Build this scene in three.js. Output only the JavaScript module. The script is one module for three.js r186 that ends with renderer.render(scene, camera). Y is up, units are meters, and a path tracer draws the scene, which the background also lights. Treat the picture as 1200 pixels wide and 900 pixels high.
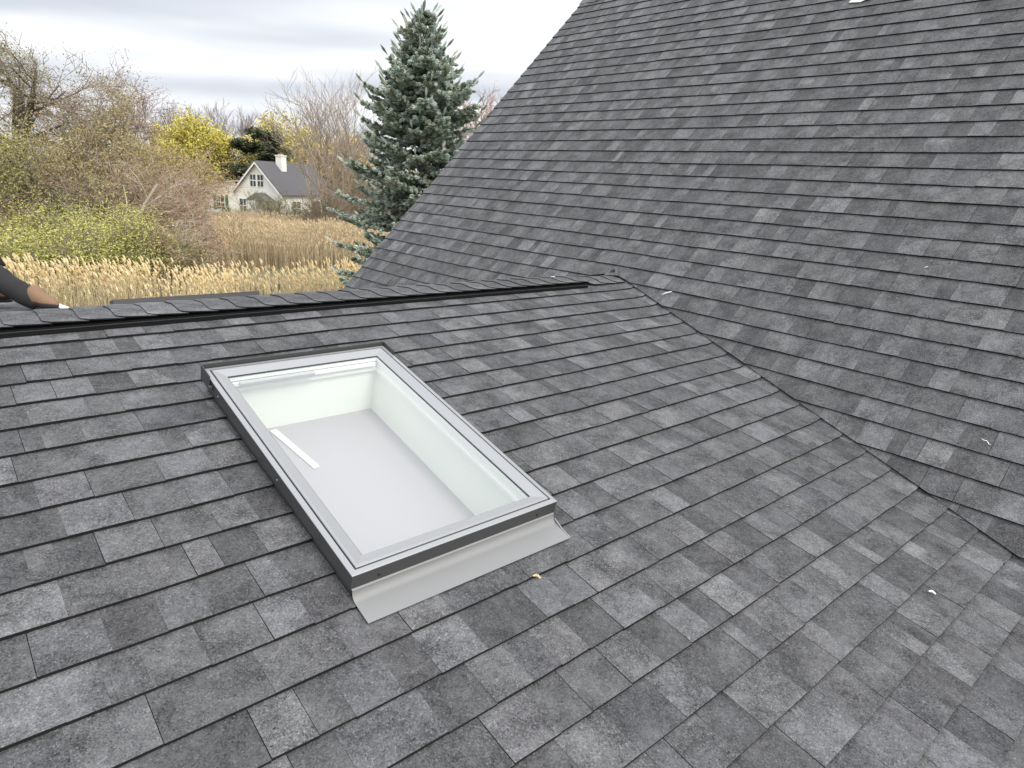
import * as THREE from 'three';
import { mergeGeometries } from 'three/addons/utils/BufferGeometryUtils.js';
import { MarchingCubes } from 'three/addons/objects/MarchingCubes.js';

// ---------------------------------------------------------------- camera, sky, sun, exposure
const scene = new THREE.Scene();
const camera = new THREE.PerspectiveCamera(59.483, 4 / 3, 0.05, 4000);
const YAW = THREE.MathUtils.degToRad(41.918), PITCH = THREE.MathUtils.degToRad(-16.777), ROLL = THREE.MathUtils.degToRad(3.242);
const CAM = new THREE.Vector3(-3.9546, 0.6454, 3.3169);
const fwd = new THREE.Vector3(Math.sin(YAW) * Math.cos(PITCH), Math.sin(PITCH), -Math.cos(YAW) * Math.cos(PITCH));
const right0 = new THREE.Vector3(Math.cos(YAW), 0, Math.sin(YAW));
const up0 = new THREE.Vector3().crossVectors(right0, fwd);
const right = right0.clone().multiplyScalar(Math.cos(ROLL)).addScaledVector(up0, Math.sin(ROLL));
const up = up0.clone().multiplyScalar(Math.cos(ROLL)).addScaledVector(right0, -Math.sin(ROLL));
camera.position.copy(CAM);
camera.quaternion.setFromRotationMatrix(new THREE.Matrix4().makeBasis(right, up, fwd.clone().negate()));
camera.updateMatrixWorld();

const renderer = new THREE.WebGLRenderer({ antialias: true });
renderer.toneMapping = THREE.LinearToneMapping;
renderer.toneMappingExposure = 1.15;
renderer.shadowMap.enabled = true;

function mulberry(a) { return () => { a |= 0; a = a + 0x6D2B79F5 | 0; let t = Math.imul(a ^ a >>> 15, 1 | a); t = t + Math.imul(t ^ t >>> 7, 61 | t) ^ t; return ((t ^ t >>> 14) >>> 0) / 4294967296; }; }
function hash2(x, y, s) { let h = Math.imul(x | 0, 374761393) ^ Math.imul(y | 0, 668265263) ^ Math.imul(s | 0, 2147483647 ^ 0x5bd1e995); h = Math.imul(h ^ h >>> 13, 1274126177); return ((h ^ h >>> 16) >>> 0) / 4294967296; }
function vnoise(x, y, s, per = 0) {
  const xi = Math.floor(x), yi = Math.floor(y), fx = x - xi, fy = y - yi, u = fx * fx * (3 - 2 * fx), v = fy * fy * (3 - 2 * fy);
  const w = per ? (a => ((a % per) + per) % per) : (a => a);
  const a = hash2(w(xi), w(yi), s), b = hash2(w(xi + 1), w(yi), s), c = hash2(w(xi), w(yi + 1), s), d = hash2(w(xi + 1), w(yi + 1), s);
  return a + (b - a) * u + (c - a) * v + (a - b - c + d) * u * v;
}
function fbm(x, y, s, o = 5) { let r = 0, a = .5, n = 0; for (let i = 0; i < o; i++) { r += a * vnoise(x, y, s + i * 17); n += a; a *= .52; x *= 2.03; y *= 2.03; } return r / n; }
const smooth = (a, b, x) => { const t = Math.min(1, Math.max(0, (x - a) / (b - a))); return t * t * (3 - 2 * t); };

const SUN_YAW = 177 * Math.PI / 180, SUN_EL = 43 * Math.PI / 180;
const SUN = new THREE.Vector3(Math.sin(SUN_YAW) * Math.cos(SUN_EL), Math.sin(SUN_EL), -Math.cos(SUN_YAW) * Math.cos(SUN_EL)).normalize();
{
  const W = 1024, H = 512, data = new Float32Array(W * H * 4), d = new THREE.Vector3();
  for (let j = 0; j < H; j++) for (let i = 0; i < W; i++) {
    const el = ((j + .5) / H - .5) * Math.PI, az = ((i + .5) / W - .5) * 2 * Math.PI;
    d.set(Math.cos(el) * Math.cos(az), Math.sin(el), Math.cos(el) * Math.sin(az));
    const y = Math.max(d.y, 0.0), k = 1 / (y + .09);
    // stratus sheet, stretched into streaks
    const px = d.x * k, pz = d.z * k, ca = Math.cos(.61655), sa = Math.sin(.61655);
    const u = (px * ca + pz * sa), v = (-px * sa + pz * ca);
    const c1 = fbm(u * .22 + 682.55695, v * 1.0 + 362.84193, 11, 4), c2 = fbm(u * .6 + 9, v * 2.6, 47, 4);
    let c = smooth(.34, .64, c1 * .72 + c2 * .28);
    const cs = Math.max(0, d.dot(SUN)), glow = .55 * Math.pow(cs, 3) + .9 * Math.pow(cs, 22);
    const thick = .63 + .38 * c;                                    // dull grey-blue to white cloud
    const zen = 1 + 1.0 * smooth(.12, .95, y);
    let r = thick * zen * (.91 + .095 * c) + glow, g = thick * zen * (.98 + .025 * c) + glow * .99, b = thick * zen * (1.10 - .085 * c) + glow * .96;
    const o = 4 * (j * W + i);
    if (d.y < 0) { const t = smooth(0, .25, -d.y); r *= 1 - .75 * t; g *= 1 - .76 * t; b *= 1 - .8 * t; }
    data[o] = r; data[o + 1] = g; data[o + 2] = b; data[o + 3] = 1;
  }
  const sky = new THREE.DataTexture(data, W, H, THREE.RGBAFormat, THREE.FloatType);
  sky.mapping = THREE.EquirectangularReflectionMapping; sky.magFilter = THREE.LinearFilter; sky.minFilter = THREE.LinearFilter; sky.needsUpdate = true;
  scene.background = sky; scene.environment = sky;
}
const sun = new THREE.DirectionalLight(new THREE.Color().setRGB(1, .95, .86), 1.5);
sun.position.copy(SUN).multiplyScalar(120); sun.castShadow = true; sun.shadow.radius = 26; sun.shadow.mapSize.set(2048, 2048);
Object.assign(sun.shadow.camera, { left: -90, right: 90, top: 90, bottom: -90, near: 1, far: 400 });
scene.add(sun, sun.target);

// ---------------------------------------------------------------- helpers
const D2R = Math.PI / 180;
const PA = 14.417 * D2R, PB = 45.451 * D2R, TA = Math.tan(PA), TB = Math.tan(PB), EXPOSURE = .143, EXPB = .1388;
const GROUND = -5.4;
const used = {};
function numbered(n) { used[n] = (used[n] ?? -1) + 1; return used[n] ? n + '_' + String(used[n]).padStart(3, '0') : n; }
function shade(m) { m.castShadow = true; m.receiveShadow = true; return m; }
function part(name, geo, mat, parent) { const m = shade(new THREE.Mesh(geo, mat)); m.name = name; parent.add(m); return m; }
function tag(o, label, category, group, kind) { o.userData.label = label; o.userData.category = category; if (group) o.userData.group = group; if (kind) o.userData.kind = kind; return o; }
function thing(name, label, category, group) { const g = new THREE.Group(); g.name = numbered(name); tag(g, label, category, group); scene.add(g); return g; }
function rgb(r, g, b) { return new THREE.Color().setRGB(r, g, b); }
function mat(r, g, b, rough = .9, extra = {}) { return new THREE.MeshStandardMaterial({ color: rgb(r, g, b), roughness: rough, ...extra }); }
// direction of a column/row of the view, used to set out the distant country round the camera
function bearing(px, py) { const f = 787.61; return right.clone().multiplyScalar((px - 600) / f).addScaledVector(up, -(py - 450) / f).add(fwd); }
function horizonRow(px) { return 178.2 + px * .0567; }
function site(px, dist, y = GROUND) { const b = bearing(px, horizonRow(px)); const h = Math.hypot(b.x, b.z); return new THREE.Vector3(CAM.x + b.x / h * dist, y, CAM.z + b.z / h * dist); }
const rise = (px, py, dist) => { const b = bearing(px, py); return CAM.y + b.y / Math.hypot(b.x, b.z) * dist; };

class MB {                                                           // mesh builder: loose faces with colours and uv
  constructor() { this.p = []; this.c = []; this.t = []; this.i = []; }
  v(p, c, u = 0, w = 0) { this.p.push(p[0], p[1], p[2]); this.c.push(c[0], c[1], c[2]); this.t.push(u, w); return this.p.length / 3 - 1; }
  quad(a, b, c, d, col, uv) { const k = this.v(a, col, ...(uv ? uv[0] : [0, 0])); this.v(b, col, ...(uv ? uv[1] : [1, 0])); this.v(c, col, ...(uv ? uv[2] : [1, 1])); this.v(d, col, ...(uv ? uv[3] : [0, 1])); this.i.push(k, k + 1, k + 2, k, k + 2, k + 3); }
  tri(a, b, c, col) { const k = this.v(a, col); this.v(b, col); this.v(c, col); this.i.push(k, k + 1, k + 2); }
  box(x0, y0, z0, x1, y1, z1, c) {
    const P = (x, y, z) => [x, y, z];
    this.quad(P(x0, y0, z1), P(x1, y0, z1), P(x1, y1, z1), P(x0, y1, z1), c); this.quad(P(x1, y0, z0), P(x0, y0, z0), P(x0, y1, z0), P(x1, y1, z0), c);
    this.quad(P(x1, y0, z1), P(x1, y0, z0), P(x1, y1, z0), P(x1, y1, z1), c); this.quad(P(x0, y0, z0), P(x0, y0, z1), P(x0, y1, z1), P(x0, y1, z0), c);
    this.quad(P(x0, y1, z1), P(x1, y1, z1), P(x1, y1, z0), P(x0, y1, z0), c); this.quad(P(x0, y0, z0), P(x1, y0, z0), P(x1, y0, z1), P(x0, y0, z1), c);
  }
  tube(a, b, ra, rb, n, col) {                                       // smooth tapered segment
    const d = [b[0] - a[0], b[1] - a[1], b[2] - a[2]], L = Math.hypot(...d) || 1e-6; d[0] /= L; d[1] /= L; d[2] /= L;
    let e = Math.abs(d[1]) < .9 ? [d[2], 0, -d[0]] : [0, -d[2], d[1]]; const el = Math.hypot(...e); e = e.map(q => q / el);
    const f = [d[1] * e[2] - d[2] * e[1], d[2] * e[0] - d[0] * e[2], d[0] * e[1] - d[1] * e[0]];
    const s = this.p.length / 3;
    for (let k = 0; k < n; k++) { const t = k / n * 2 * Math.PI, c = Math.cos(t), w = Math.sin(t); const o = [e[0] * c + f[0] * w, e[1] * c + f[1] * w, e[2] * c + f[2] * w];
      this.v([a[0] + o[0] * ra, a[1] + o[1] * ra, a[2] + o[2] * ra], col, k / n, 0); this.v([b[0] + o[0] * rb, b[1] + o[1] * rb, b[2] + o[2] * rb], col, k / n, 1); }
    for (let k = 0; k < n; k++) { const q = s + 2 * k, r = s + 2 * ((k + 1) % n); this.i.push(q, q + 1, r + 1, q, r + 1, r); }
  }
  geo() { const g = new THREE.BufferGeometry(); g.setAttribute('position', new THREE.Float32BufferAttribute(this.p, 3)); g.setAttribute('color', new THREE.Float32BufferAttribute(this.c, 3)); g.setAttribute('uv', new THREE.Float32BufferAttribute(this.t, 2)); g.setIndex(this.i); g.computeVertexNormals(); return g; }
}

// ---------------------------------------------------------------- textures
function dataTex(n, fn, srgb = false, repeat = 1) {
  const d = new Uint8Array(n * n * 4);
  for (let j = 0; j < n; j++) for (let i = 0; i < n; i++) { const v = fn(i, j), o = 4 * (j * n + i); const a = Array.isArray(v) ? v : [v, v, v]; for (let k = 0; k < 3; k++) d[o + k] = Math.max(0, Math.min(255, Math.round(a[k] * 255))); d[o + 3] = 255; }
  const t = new THREE.DataTexture(d, n, n, THREE.RGBAFormat); t.wrapS = t.wrapT = THREE.RepeatWrapping; t.magFilter = THREE.LinearFilter; t.minFilter = THREE.LinearMipmapLinearFilter; t.generateMipmaps = true; if (srgb) t.colorSpace = THREE.SRGBColorSpace; t.repeat.set(repeat, repeat); t.needsUpdate = true; return t;
}
function granules(seed, scuffs) {                                     // 1 m of ceramic granules, 1 texel = 1 mm, linear
  const n = 1024, a = new Float32Array(n * n), R = mulberry(seed);
  for (let j = 0; j < n; j++) for (let i = 0; i < n; i++)
    a[j * n + i] = .44 + .32 * (hash2(i >> 1, j >> 1, seed) - .5) + .20 * (hash2(i, j, seed + 1) - .5) + .30 * (vnoise(i / 4, j / 4, seed + 2, 256) - .5) + .20 * (vnoise(i / 16, j / 16, seed + 3, 64) - .5) + .30 * (vnoise(i / 64, j / 64, seed + 4, 16) - .5) + .14 * (vnoise(i / 128, j / 128, seed + 5, 8) - .5);
  const blot = (x, y, rx, ry, an, v) => { const m = Math.ceil(Math.max(rx, ry)) + 1, c = Math.cos(an), s = Math.sin(an); for (let q = -m; q <= m; q++) for (let p = -m; p <= m; p++) { const u = (p * c + q * s) / rx, w = (-p * s + q * c) / ry, dd = u * u + w * w; if (dd < 1) { const o = ((y + q + n) % n) * n + ((x + p + n) % n); a[o] += v * (1 - dd) * (.5 + hash2(x + p, y + q, seed)); } } };
  for (let k = 0; k < 8000; k++) blot(R() * n | 0, R() * n | 0, 2 + R() * 3, 1.2 + R() * 1.6, R() * 3.2, (R() < .75 ? .42 : -.22) * (.4 + R()));
  for (let k = 0; k < 170; k++) blot(R() * n | 0, R() * n | 0, 1.6 + R() * 2, 1.4 + R(), R() * 3.2, .8);
  for (let k = 0; k < scuffs; k++) { const x = R() * n | 0, y = R() * n | 0, an = R() * 3.2; for (let m = 0; m < 60; m++) { const t = (R() - .5) * 90, w = (R() - .5) * 26; blot(((x + t * Math.cos(an) - w * Math.sin(an)) | 0) + n, ((y + t * Math.sin(an) + w * Math.cos(an)) | 0) + n, 2 + R() * 5, 1.5 + R() * 2, an, .16); } }
  return dataTex(n, (i, j) => a[j * n + i]);
}
const granA = granules(5, 26), granB = granules(91, 8);
const shingleMats = [granA, granB].map(t => new THREE.MeshStandardMaterial({ map: t, bumpMap: t, bumpScale: .0022, vertexColors: true, roughness: .80 }));
const vcol = (rough = .95, extra = {}) => new THREE.MeshStandardMaterial({ vertexColors: true, roughness: rough, ...extra });

// ---------------------------------------------------------------- the house under the camera
const house = thing('shingled_house', 'house with charcoal asphalt shingle roofs, low wing roof meeting steep main roof in a valley', 'house');
// local frames: A = wing front slope (x along ridge, s down the slope, h off the slope); B = main slope
const roofWave = (x, s) => .0035 * (vnoise(x * 1.3 + 5, s * 1.1, 3) - .5) * 2;
function posA(x, s, h) {
  h += roofWave(x, s);
  let y = -s * Math.sin(PA) + h * Math.cos(PA), z = s * Math.cos(PA) + h * Math.sin(PA);
  const d = x * TB + s * Math.sin(PA);                                // height of the main slope above this one
  if (d > -.35) { const k = .010; y +=  .5 * (d + Math.sqrt(d * d + 4 * k * k)) - k * k / .35; }
  return [x, y, z];
}
function posB(z, s, h) { h += roofWave(z + 31, s); if (s < .6) h += .016 * (1 - smooth(.03, .30, s * Math.sin(PB) + Math.abs(z) * TA)); return [s * Math.cos(PB) - h * Math.sin(PB), s * Math.sin(PB) + h * Math.cos(PB), z]; }
function posR(x, s, h) { return [x, -s * Math.sin(PA) + h * Math.cos(PA), -s * Math.cos(PA) - h * Math.sin(PA)]; }
const SKY_X0 = -3.205, SKY_X1 = -2.435, SKY_S0 = .742, SKY_S1 = 1.925;
const ASPH = [.014, .014, .015];
const deckMat = mat(.02, .02, .021, .95);

function pickTone(R, proud = R() < .5) { let t = proud ? .180 + .062 * R() + (R() < .10 ? .045 : 0) : .128 + .058 * R(); return [t * (.975 + .03 * R()), t * .99, t * (.985 + .045 * R())]; }   // laminated tabs carry the paler granule blend, the layer between them the darker
// a tab: quadrilateral patch in (u across, s down) with its butt edge; end positions differ at its top and butt
function tabGeo(pos, flip, u0t, u1t, u0b, u1b, sTop, sBot, hTop, hBot, tone, seed, nx) {
  const m = new MB(), ox = hash2(seed, 1, 9), oy = hash2(seed, 2, 9);
  const edge = ASPH;
  for (let k = 0; k < nx; k++) {
    const f0 = k / nx, f1 = (k + 1) / nx, L = (a, b, f) => a + (b - a) * f;
    const a = L(u0t, u1t, f0), b = L(u0t, u1t, f1), c = L(u0b, u1b, f1), d = L(u0b, u1b, f0);
    const wob = u => .0011 * Math.sin(u * 41 + seed) + .0008 * Math.sin(u * 97 + seed * 3);
    const A = pos(a, sTop, hTop), B = pos(b, sTop, hTop), C = pos(c, sBot + wob(c), hBot), Dd = pos(d, sBot + wob(d), hBot);
    const C2 = pos(c, sBot + wob(c), hBot - .012), D2 = pos(d, sBot + wob(d), hBot - .012), A2 = pos(a, sTop, hTop - .008), B2 = pos(b, sTop, hTop - .008);
    const uv = [[a + ox, sTop + oy], [b + ox, sTop + oy], [c + ox, sBot + oy], [d + ox, sBot + oy]];
    if (flip) { m.quad(A, B, C, Dd, tone, uv); m.quad(Dd, C, C2, D2, edge, uv); } else { m.quad(Dd, C, B, A, tone, [uv[3], uv[2], uv[1], uv[0]]); m.quad(D2, C2, C, Dd, edge, uv); }
    if (k === 0) m.quad(A, Dd, D2, A2, edge, uv);
    if (k === nx - 1) m.quad(C, B, B2, C2, edge, uv);
  }
  return m.geo();
}
// the same for a tab cut along the valley: any convex outline in (u, s)
function clipPoly(poly, f) { const out = []; for (let i = 0; i < poly.length; i++) { const a = poly[i], b = poly[(i + 1) % poly.length], fa = f(a), fb = f(b); if (fa >= 0) out.push(a); if ((fa >= 0) !== (fb >= 0)) { const t = fa / (fa - fb); out.push([a[0] + (b[0] - a[0]) * t, a[1] + (b[1] - a[1]) * t]); } } return out; }
function polyGeo(pos, poly, h, tone, seed) {
  const m = new MB(), ox = hash2(seed, 1, 9), oy = hash2(seed, 2, 9), top = poly.map(([u, s]) => pos(u, s, h(s))), low = poly.map(([u, s]) => pos(u, s, h(s) - .013));
  const k = top.map((p, i) => m.v(p, tone, poly[i][0] + ox, poly[i][1] + oy)); for (let i = 1; i + 1 < k.length; i++) m.i.push(k[0], k[i], k[i + 1]);
  for (let i = 0; i < top.length; i++) { const j = (i + 1) % top.length; m.quad(top[j], top[i], low[i], low[j], ASPH); }
  return m.geo();
}
const v3 = new THREE.Vector3();
function screenArea(g) {                                             // rough size in the view, to choose which tabs are picked out singly
  const p = g.attributes.position; const q = [];
  for (let k = 0; k < 4; k++) { v3.fromBufferAttribute(p, k).project(camera); if (v3.z > 1 || Math.abs(v3.x) > 1.02 || Math.abs(v3.y) > 1.02) return 0; q.push([v3.x * 512, v3.y * 384]); }
  let a = 0; for (let k = 0; k < 4; k++) { const [x, y] = q[k], [X, Y] = q[(k + 1) % 4]; a += x * Y - X * y; } return Math.abs(a) / 2;
}
function laySlope(deck, courses, seed) {
  const all = [];
  for (const c of courses) {
    const R = mulberry(seed + c.k * 7919);
    let u = c.u0 - R() * .3, run = 0, proud = R() < .5, shingle = R() * 1000 | 0, sj = (R() - .5) * .004, hj = R() * .0010, left = .3 + R() * .7;
    while (u < c.u1) {
      const r = R(); let w = r < .14 ? .05 + R() * .04 : r < .86 ? .095 + R() * .075 : .17 + R() * .07;
      const e = Math.min(u + w, c.u1); const tone = pickTone(R, proud); const pr = proud ? .0019 : 0; proud = R() < .84 ? !proud : proud;
      if (e > c.u0) all.push(...c.cut(Math.max(u, c.u0), e, sj, hj + pr, tone, seed * 31 + c.k * 1000 + (run++)));
      left -= w; if (left < 0) { left = .9 + R() * .1; sj = (R() - .5) * .005; hj = R() * .0014; }
      u = e + (R() < .3 ? .0018 : 0);
    }
  }
  const area = all.map(g => screenArea(g)), order = area.map((a, i) => i).sort((a, b) => area[b] - area[a]), single = new Set(order.slice(0, 300).filter(i => area[i] > 60));
  const rest = [[], []];
  all.forEach((g, i) => { if (single.has(i)) part('shingle', g, shingleMats[i % 2], deck); else rest[i % 2].push(g); });
  rest.forEach((gs, i) => { if (gs.length) part('shingle_field', mergeGeometries(gs), shingleMats[i], deck).userData.kind = 'stuff'; });
  return all.length;
}
function slabShape(pts, holes = []) { const s = new THREE.Shape(pts.map(([x, y]) => new THREE.Vector2(x, y))); for (const h of holes) s.holes.push(new THREE.Path(h.map(([x, y]) => new THREE.Vector2(x, y)))); return s; }
// wing, front slope
const AX0 = -7.2, AS1 = 4.75;
const frontDeck = (() => {
  const vx = s => -s * Math.sin(PA) / TB - .03;
  const g = new THREE.ExtrudeGeometry(slabShape([[AX0, -.0], [vx(0), 0], [vx(AS1), -AS1], [AX0, -AS1]], [[[SKY_X0 + .03, -SKY_S0 - .03], [SKY_X0 + .03, -SKY_S1 + .03], [SKY_X1 - .03, -SKY_S1 + .03], [SKY_X1 - .03, -SKY_S0 - .03]]]), { depth: .02, bevelEnabled: false });
  g.rotateX(-Math.PI / 2 + PA); g.translate(0, -.034 * Math.cos(PA), -.034 * Math.sin(PA));
  return part('wing_roof_slope', g, deckMat, house);
})();
{
  const cs = [], hx0 = SKY_X0 + .012, hx1 = SKY_X1 - .012, hs0 = SKY_S0 + .012, hs1 = SKY_S1 - .004;
  for (let k = -1; k < 31; k++) {
    const sT = .2415 + (k - 1) * EXPOSURE, sB = sT + EXPOSURE; if (sB < .06) continue;
    const cutX = s => (-s * Math.sin(PA) + .085) / TB;
    cs.push({ k, u0: AX0, u1: cutX(Math.max(sT, 0)), cut: (a, b, sj, hj, tone, seed) => {
      const out = [], hTop = 0, hBot = .0098 + hj, s0 = Math.max(sT - .022, .01), s1 = sB + sj;
      const h = s => hTop + (hBot - hTop) * (s - s0) / (s1 - s0);
      const put = (x0, x1, t, q) => { if (x1 - x0 < .006 || q - t < .004) return; const lim0 = cutX(t), lim1 = cutX(q); if (x0 >= lim1) return; const near = x1 * TB + q * Math.sin(PA) > -.30;
        out.push(tabGeo(posA, false, x0, Math.min(x1, lim0), x0, Math.min(x1, lim1), t, q, h(t), h(q), tone, seed + out.length * 7, near ? Math.max(2, Math.ceil((x1 - x0) / .03)) : 1)); };
      if (s1 <= hs0 || s0 >= hs1 || b <= hx0 || a >= hx1) put(a, b, s0, s1);
      else { if (a < hx0) put(a, hx0, s0, s1); if (b > hx1) put(hx1, b, s0, s1); const m0 = Math.max(a, hx0), m1 = Math.min(b, hx1); if (s0 < hs0) put(m0, m1, s0, hs0); if (s1 > hs1) put(m0, m1, hs1, s1); }
      return out;
    } });
  }
  laySlope(frontDeck, cs, 101);
}
// main roof, the slope facing the wing
const BZ0 = -3.2656, BZ1 = 6.2, BSR = 4.03, BS0 = -1.75;
const mainDeck = (() => {
  const g = new THREE.ExtrudeGeometry(slabShape([[BZ0 + .02, BS0], [BZ1, BS0], [BZ1, BSR], [BZ0 + .02, BSR]]), { depth: .02, bevelEnabled: false });
  // shape (z, s) -> world
  const p = g.attributes.position; for (let i = 0; i < p.count; i++) { const z = p.getX(i), s = p.getY(i), h = p.getZ(i) - .034; p.setXYZ(i, s * Math.cos(PB) - h * Math.sin(PB), s * Math.sin(PB) + h * Math.cos(PB), z); } g.computeVertexNormals();
  return part('main_roof_slope', g, deckMat, house);
})();
{
  const cs = [];
  for (let j = -8; j < 36; j++) {
    const sB = 3.0032 - j * EXPB, sT = sB + EXPB; if (sT > BSR + .12 || sB < BS0) continue;
    // below the wing's ridge level the slope shows on both sides of the wing
    const gap = y => y < .014 ? (.014 - y) / TA : 0;
    const mk = (u0, u1, lim) => cs.push({ k: j + 40 + (lim < 0 ? 100 : 0), u0, u1, cut: (a, b, sj, hj, tone, seed) => {
      const s0 = Math.min(sT + .022, BSR), s1 = sB - sj; if (s0 - s1 < .03) return [];
      const keep = p => p[1] * Math.sin(PB) + Math.abs(p[0]) * TA - .014, box = [[a, s1], [b, s1], [b, s0], [a, s0]];
      if (sB > .1 || box.every(p => keep(p) > .25)) return [tabGeo(posB, false, a, b, a, b, s0, s1, 0, .0098 + hj, tone, seed, 1)];
      const q = clipPoly(box, keep); return q.length > 2 ? [polyGeo(posB, q, s => (.0098 + hj) * (s0 - s) / (s0 - s1), tone, seed)] : [];
    } });
    const y = sT * Math.sin(PB), g = gap(y + .02);
    if (g <= 0) mk(BZ0, BZ1, 1); else { mk(g, BZ1, 1); if (-g > BZ0) mk(BZ0, -g, -1); }
  }
  laySlope(mainDeck, cs, 707);
}
// far side of the main roof, its ridge caps and rake edge
{
  const m = new MB(), rx = BSR * Math.cos(PB), ry = BSR * Math.sin(PB);
  const P = (x, y, z) => [x, y, z];
  m.quad(P(rx, ry - .02, BZ1), P(rx + 4.6, ry - .02 - 4.6 * TB, BZ1), P(rx + 4.6, ry - .02 - 4.6 * TB, BZ0 + .02), P(rx, ry - .02, BZ0 + .02), [.07, .07, .072]);
  part('main_roof_far_slope', m.geo(), vcol(.95), house);
  const R = mulberry(55); const ridge = new THREE.Group(); ridge.name = 'main_ridge'; house.add(ridge);
  for (let z = BZ0 - .01, i = 0; z < BZ1; z += .13, i++) { const c = new MB(), t = pickTone(R), w = .15, h0 = .022, h1 = .012;
    for (const s of [-1, 1]) { const f = (z_, h) => [P(rx, ry + h * 1.2, z_), P(rx + s * w * Math.cos(PB), ry + h * 1.2 - w * Math.sin(PB), z_)];
      const [a, b] = f(z, h0), [a2, b2] = f(z + .15, h1); const uv = [[0, z], [.15, z], [.15, z + .15], [0, z + .15]]; if (s < 0) c.quad(a, a2, b2, b, t, uv); else c.quad(a, b, b2, a2, t, uv); const b3 = P(b[0], b[1] - .012, b[2]), a3 = P(a[0], a[1] - .012, a[2]); c.quad(a, b, b3, a3, ASPH); }
    part('ridge_cap_shingle', c.geo(), shingleMats[i % 2], ridge); }
  const rk = new MB(); const q = (s, h, z) => posB(z, s, h);
  const bar = (z0, z1, h0, h1, col) => { const A = [q(BS0, h0, z0), q(BSR, h0, z0), q(BSR, h1, z0), q(BS0, h1, z0)], B = [q(BS0, h0, z1), q(BSR, h0, z1), q(BSR, h1, z1), q(BS0, h1, z1)]; rk.quad(A[3], A[2], A[1], A[0], col); rk.quad(B[0], B[1], B[2], B[3], col); rk.quad(A[2], A[3], B[3], B[2], col); rk.quad(A[0], A[1], B[1], B[0], col); };
  bar(BZ0 + .022, BZ0 + .05, -.20, -.036, [.7, .7, .69]);
  part('rake_board', rk.geo(), vcol(.6), house);
}
// wing, rear slope behind the ridge
const RX1 = -.02, RS1 = 4.2;
{
  const g = new THREE.ExtrudeGeometry(slabShape([[AX0, 0], [RX1, 0], [-RS1 * Math.sin(PA) / TB, RS1], [AX0, RS1]], [[[SKY_X0 + .03, SKY_S0 + .03], [SKY_X0 + .03, SKY_S1 - .03], [SKY_X1 - .03, SKY_S1 - .03], [SKY_X1 - .03, SKY_S0 + .03]].reverse()]), { depth: .02, bevelEnabled: false });
  const p = g.attributes.position; for (let i = 0; i < p.count; i++) { const q = posR(p.getX(i), p.getY(i), p.getZ(i) - .034); p.setXYZ(i, ...q); } g.computeVertexNormals();
  const deck = part('wing_rear_slope', g, deckMat, house);
  const cs = [];
  for (let k = 0; k < 28; k++) { const sT = .1 + (k - 1) * EXPOSURE, sB = sT + EXPOSURE; if (sB < .08) continue; cs.push({ k, u0: AX0, u1: -Math.max(sT, 0) * Math.sin(PA) / TB, cut: (a, b, sj, hj, tone, seed) => { if (sT > SKY_S0 - .15 && sT < SKY_S1 && b > SKY_X0 && a < SKY_X1) { if (sT > SKY_S0 - .02 && sB < SKY_S1 + .02) return []; } return [tabGeo(posR, true, a, b, a, b, Math.max(sT - .022, 0), sB, 0, .0085 + hj, tone, seed, 1)]; } }); }
  const all = []; for (const c of cs) { const R = mulberry(333 + c.k * 17); let u = c.u0; let n = 0; while (u < c.u1) { const w = .09 + R() * .18, e = Math.min(u + w, c.u1); all.push(...c.cut(u, e, 0, R() * .004, pickTone(R), c.k * 100 + n++)); u = e; } }
  part('shingle_field', mergeGeometries(all), shingleMats[0], deck).userData.kind = 'stuff';
}
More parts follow.
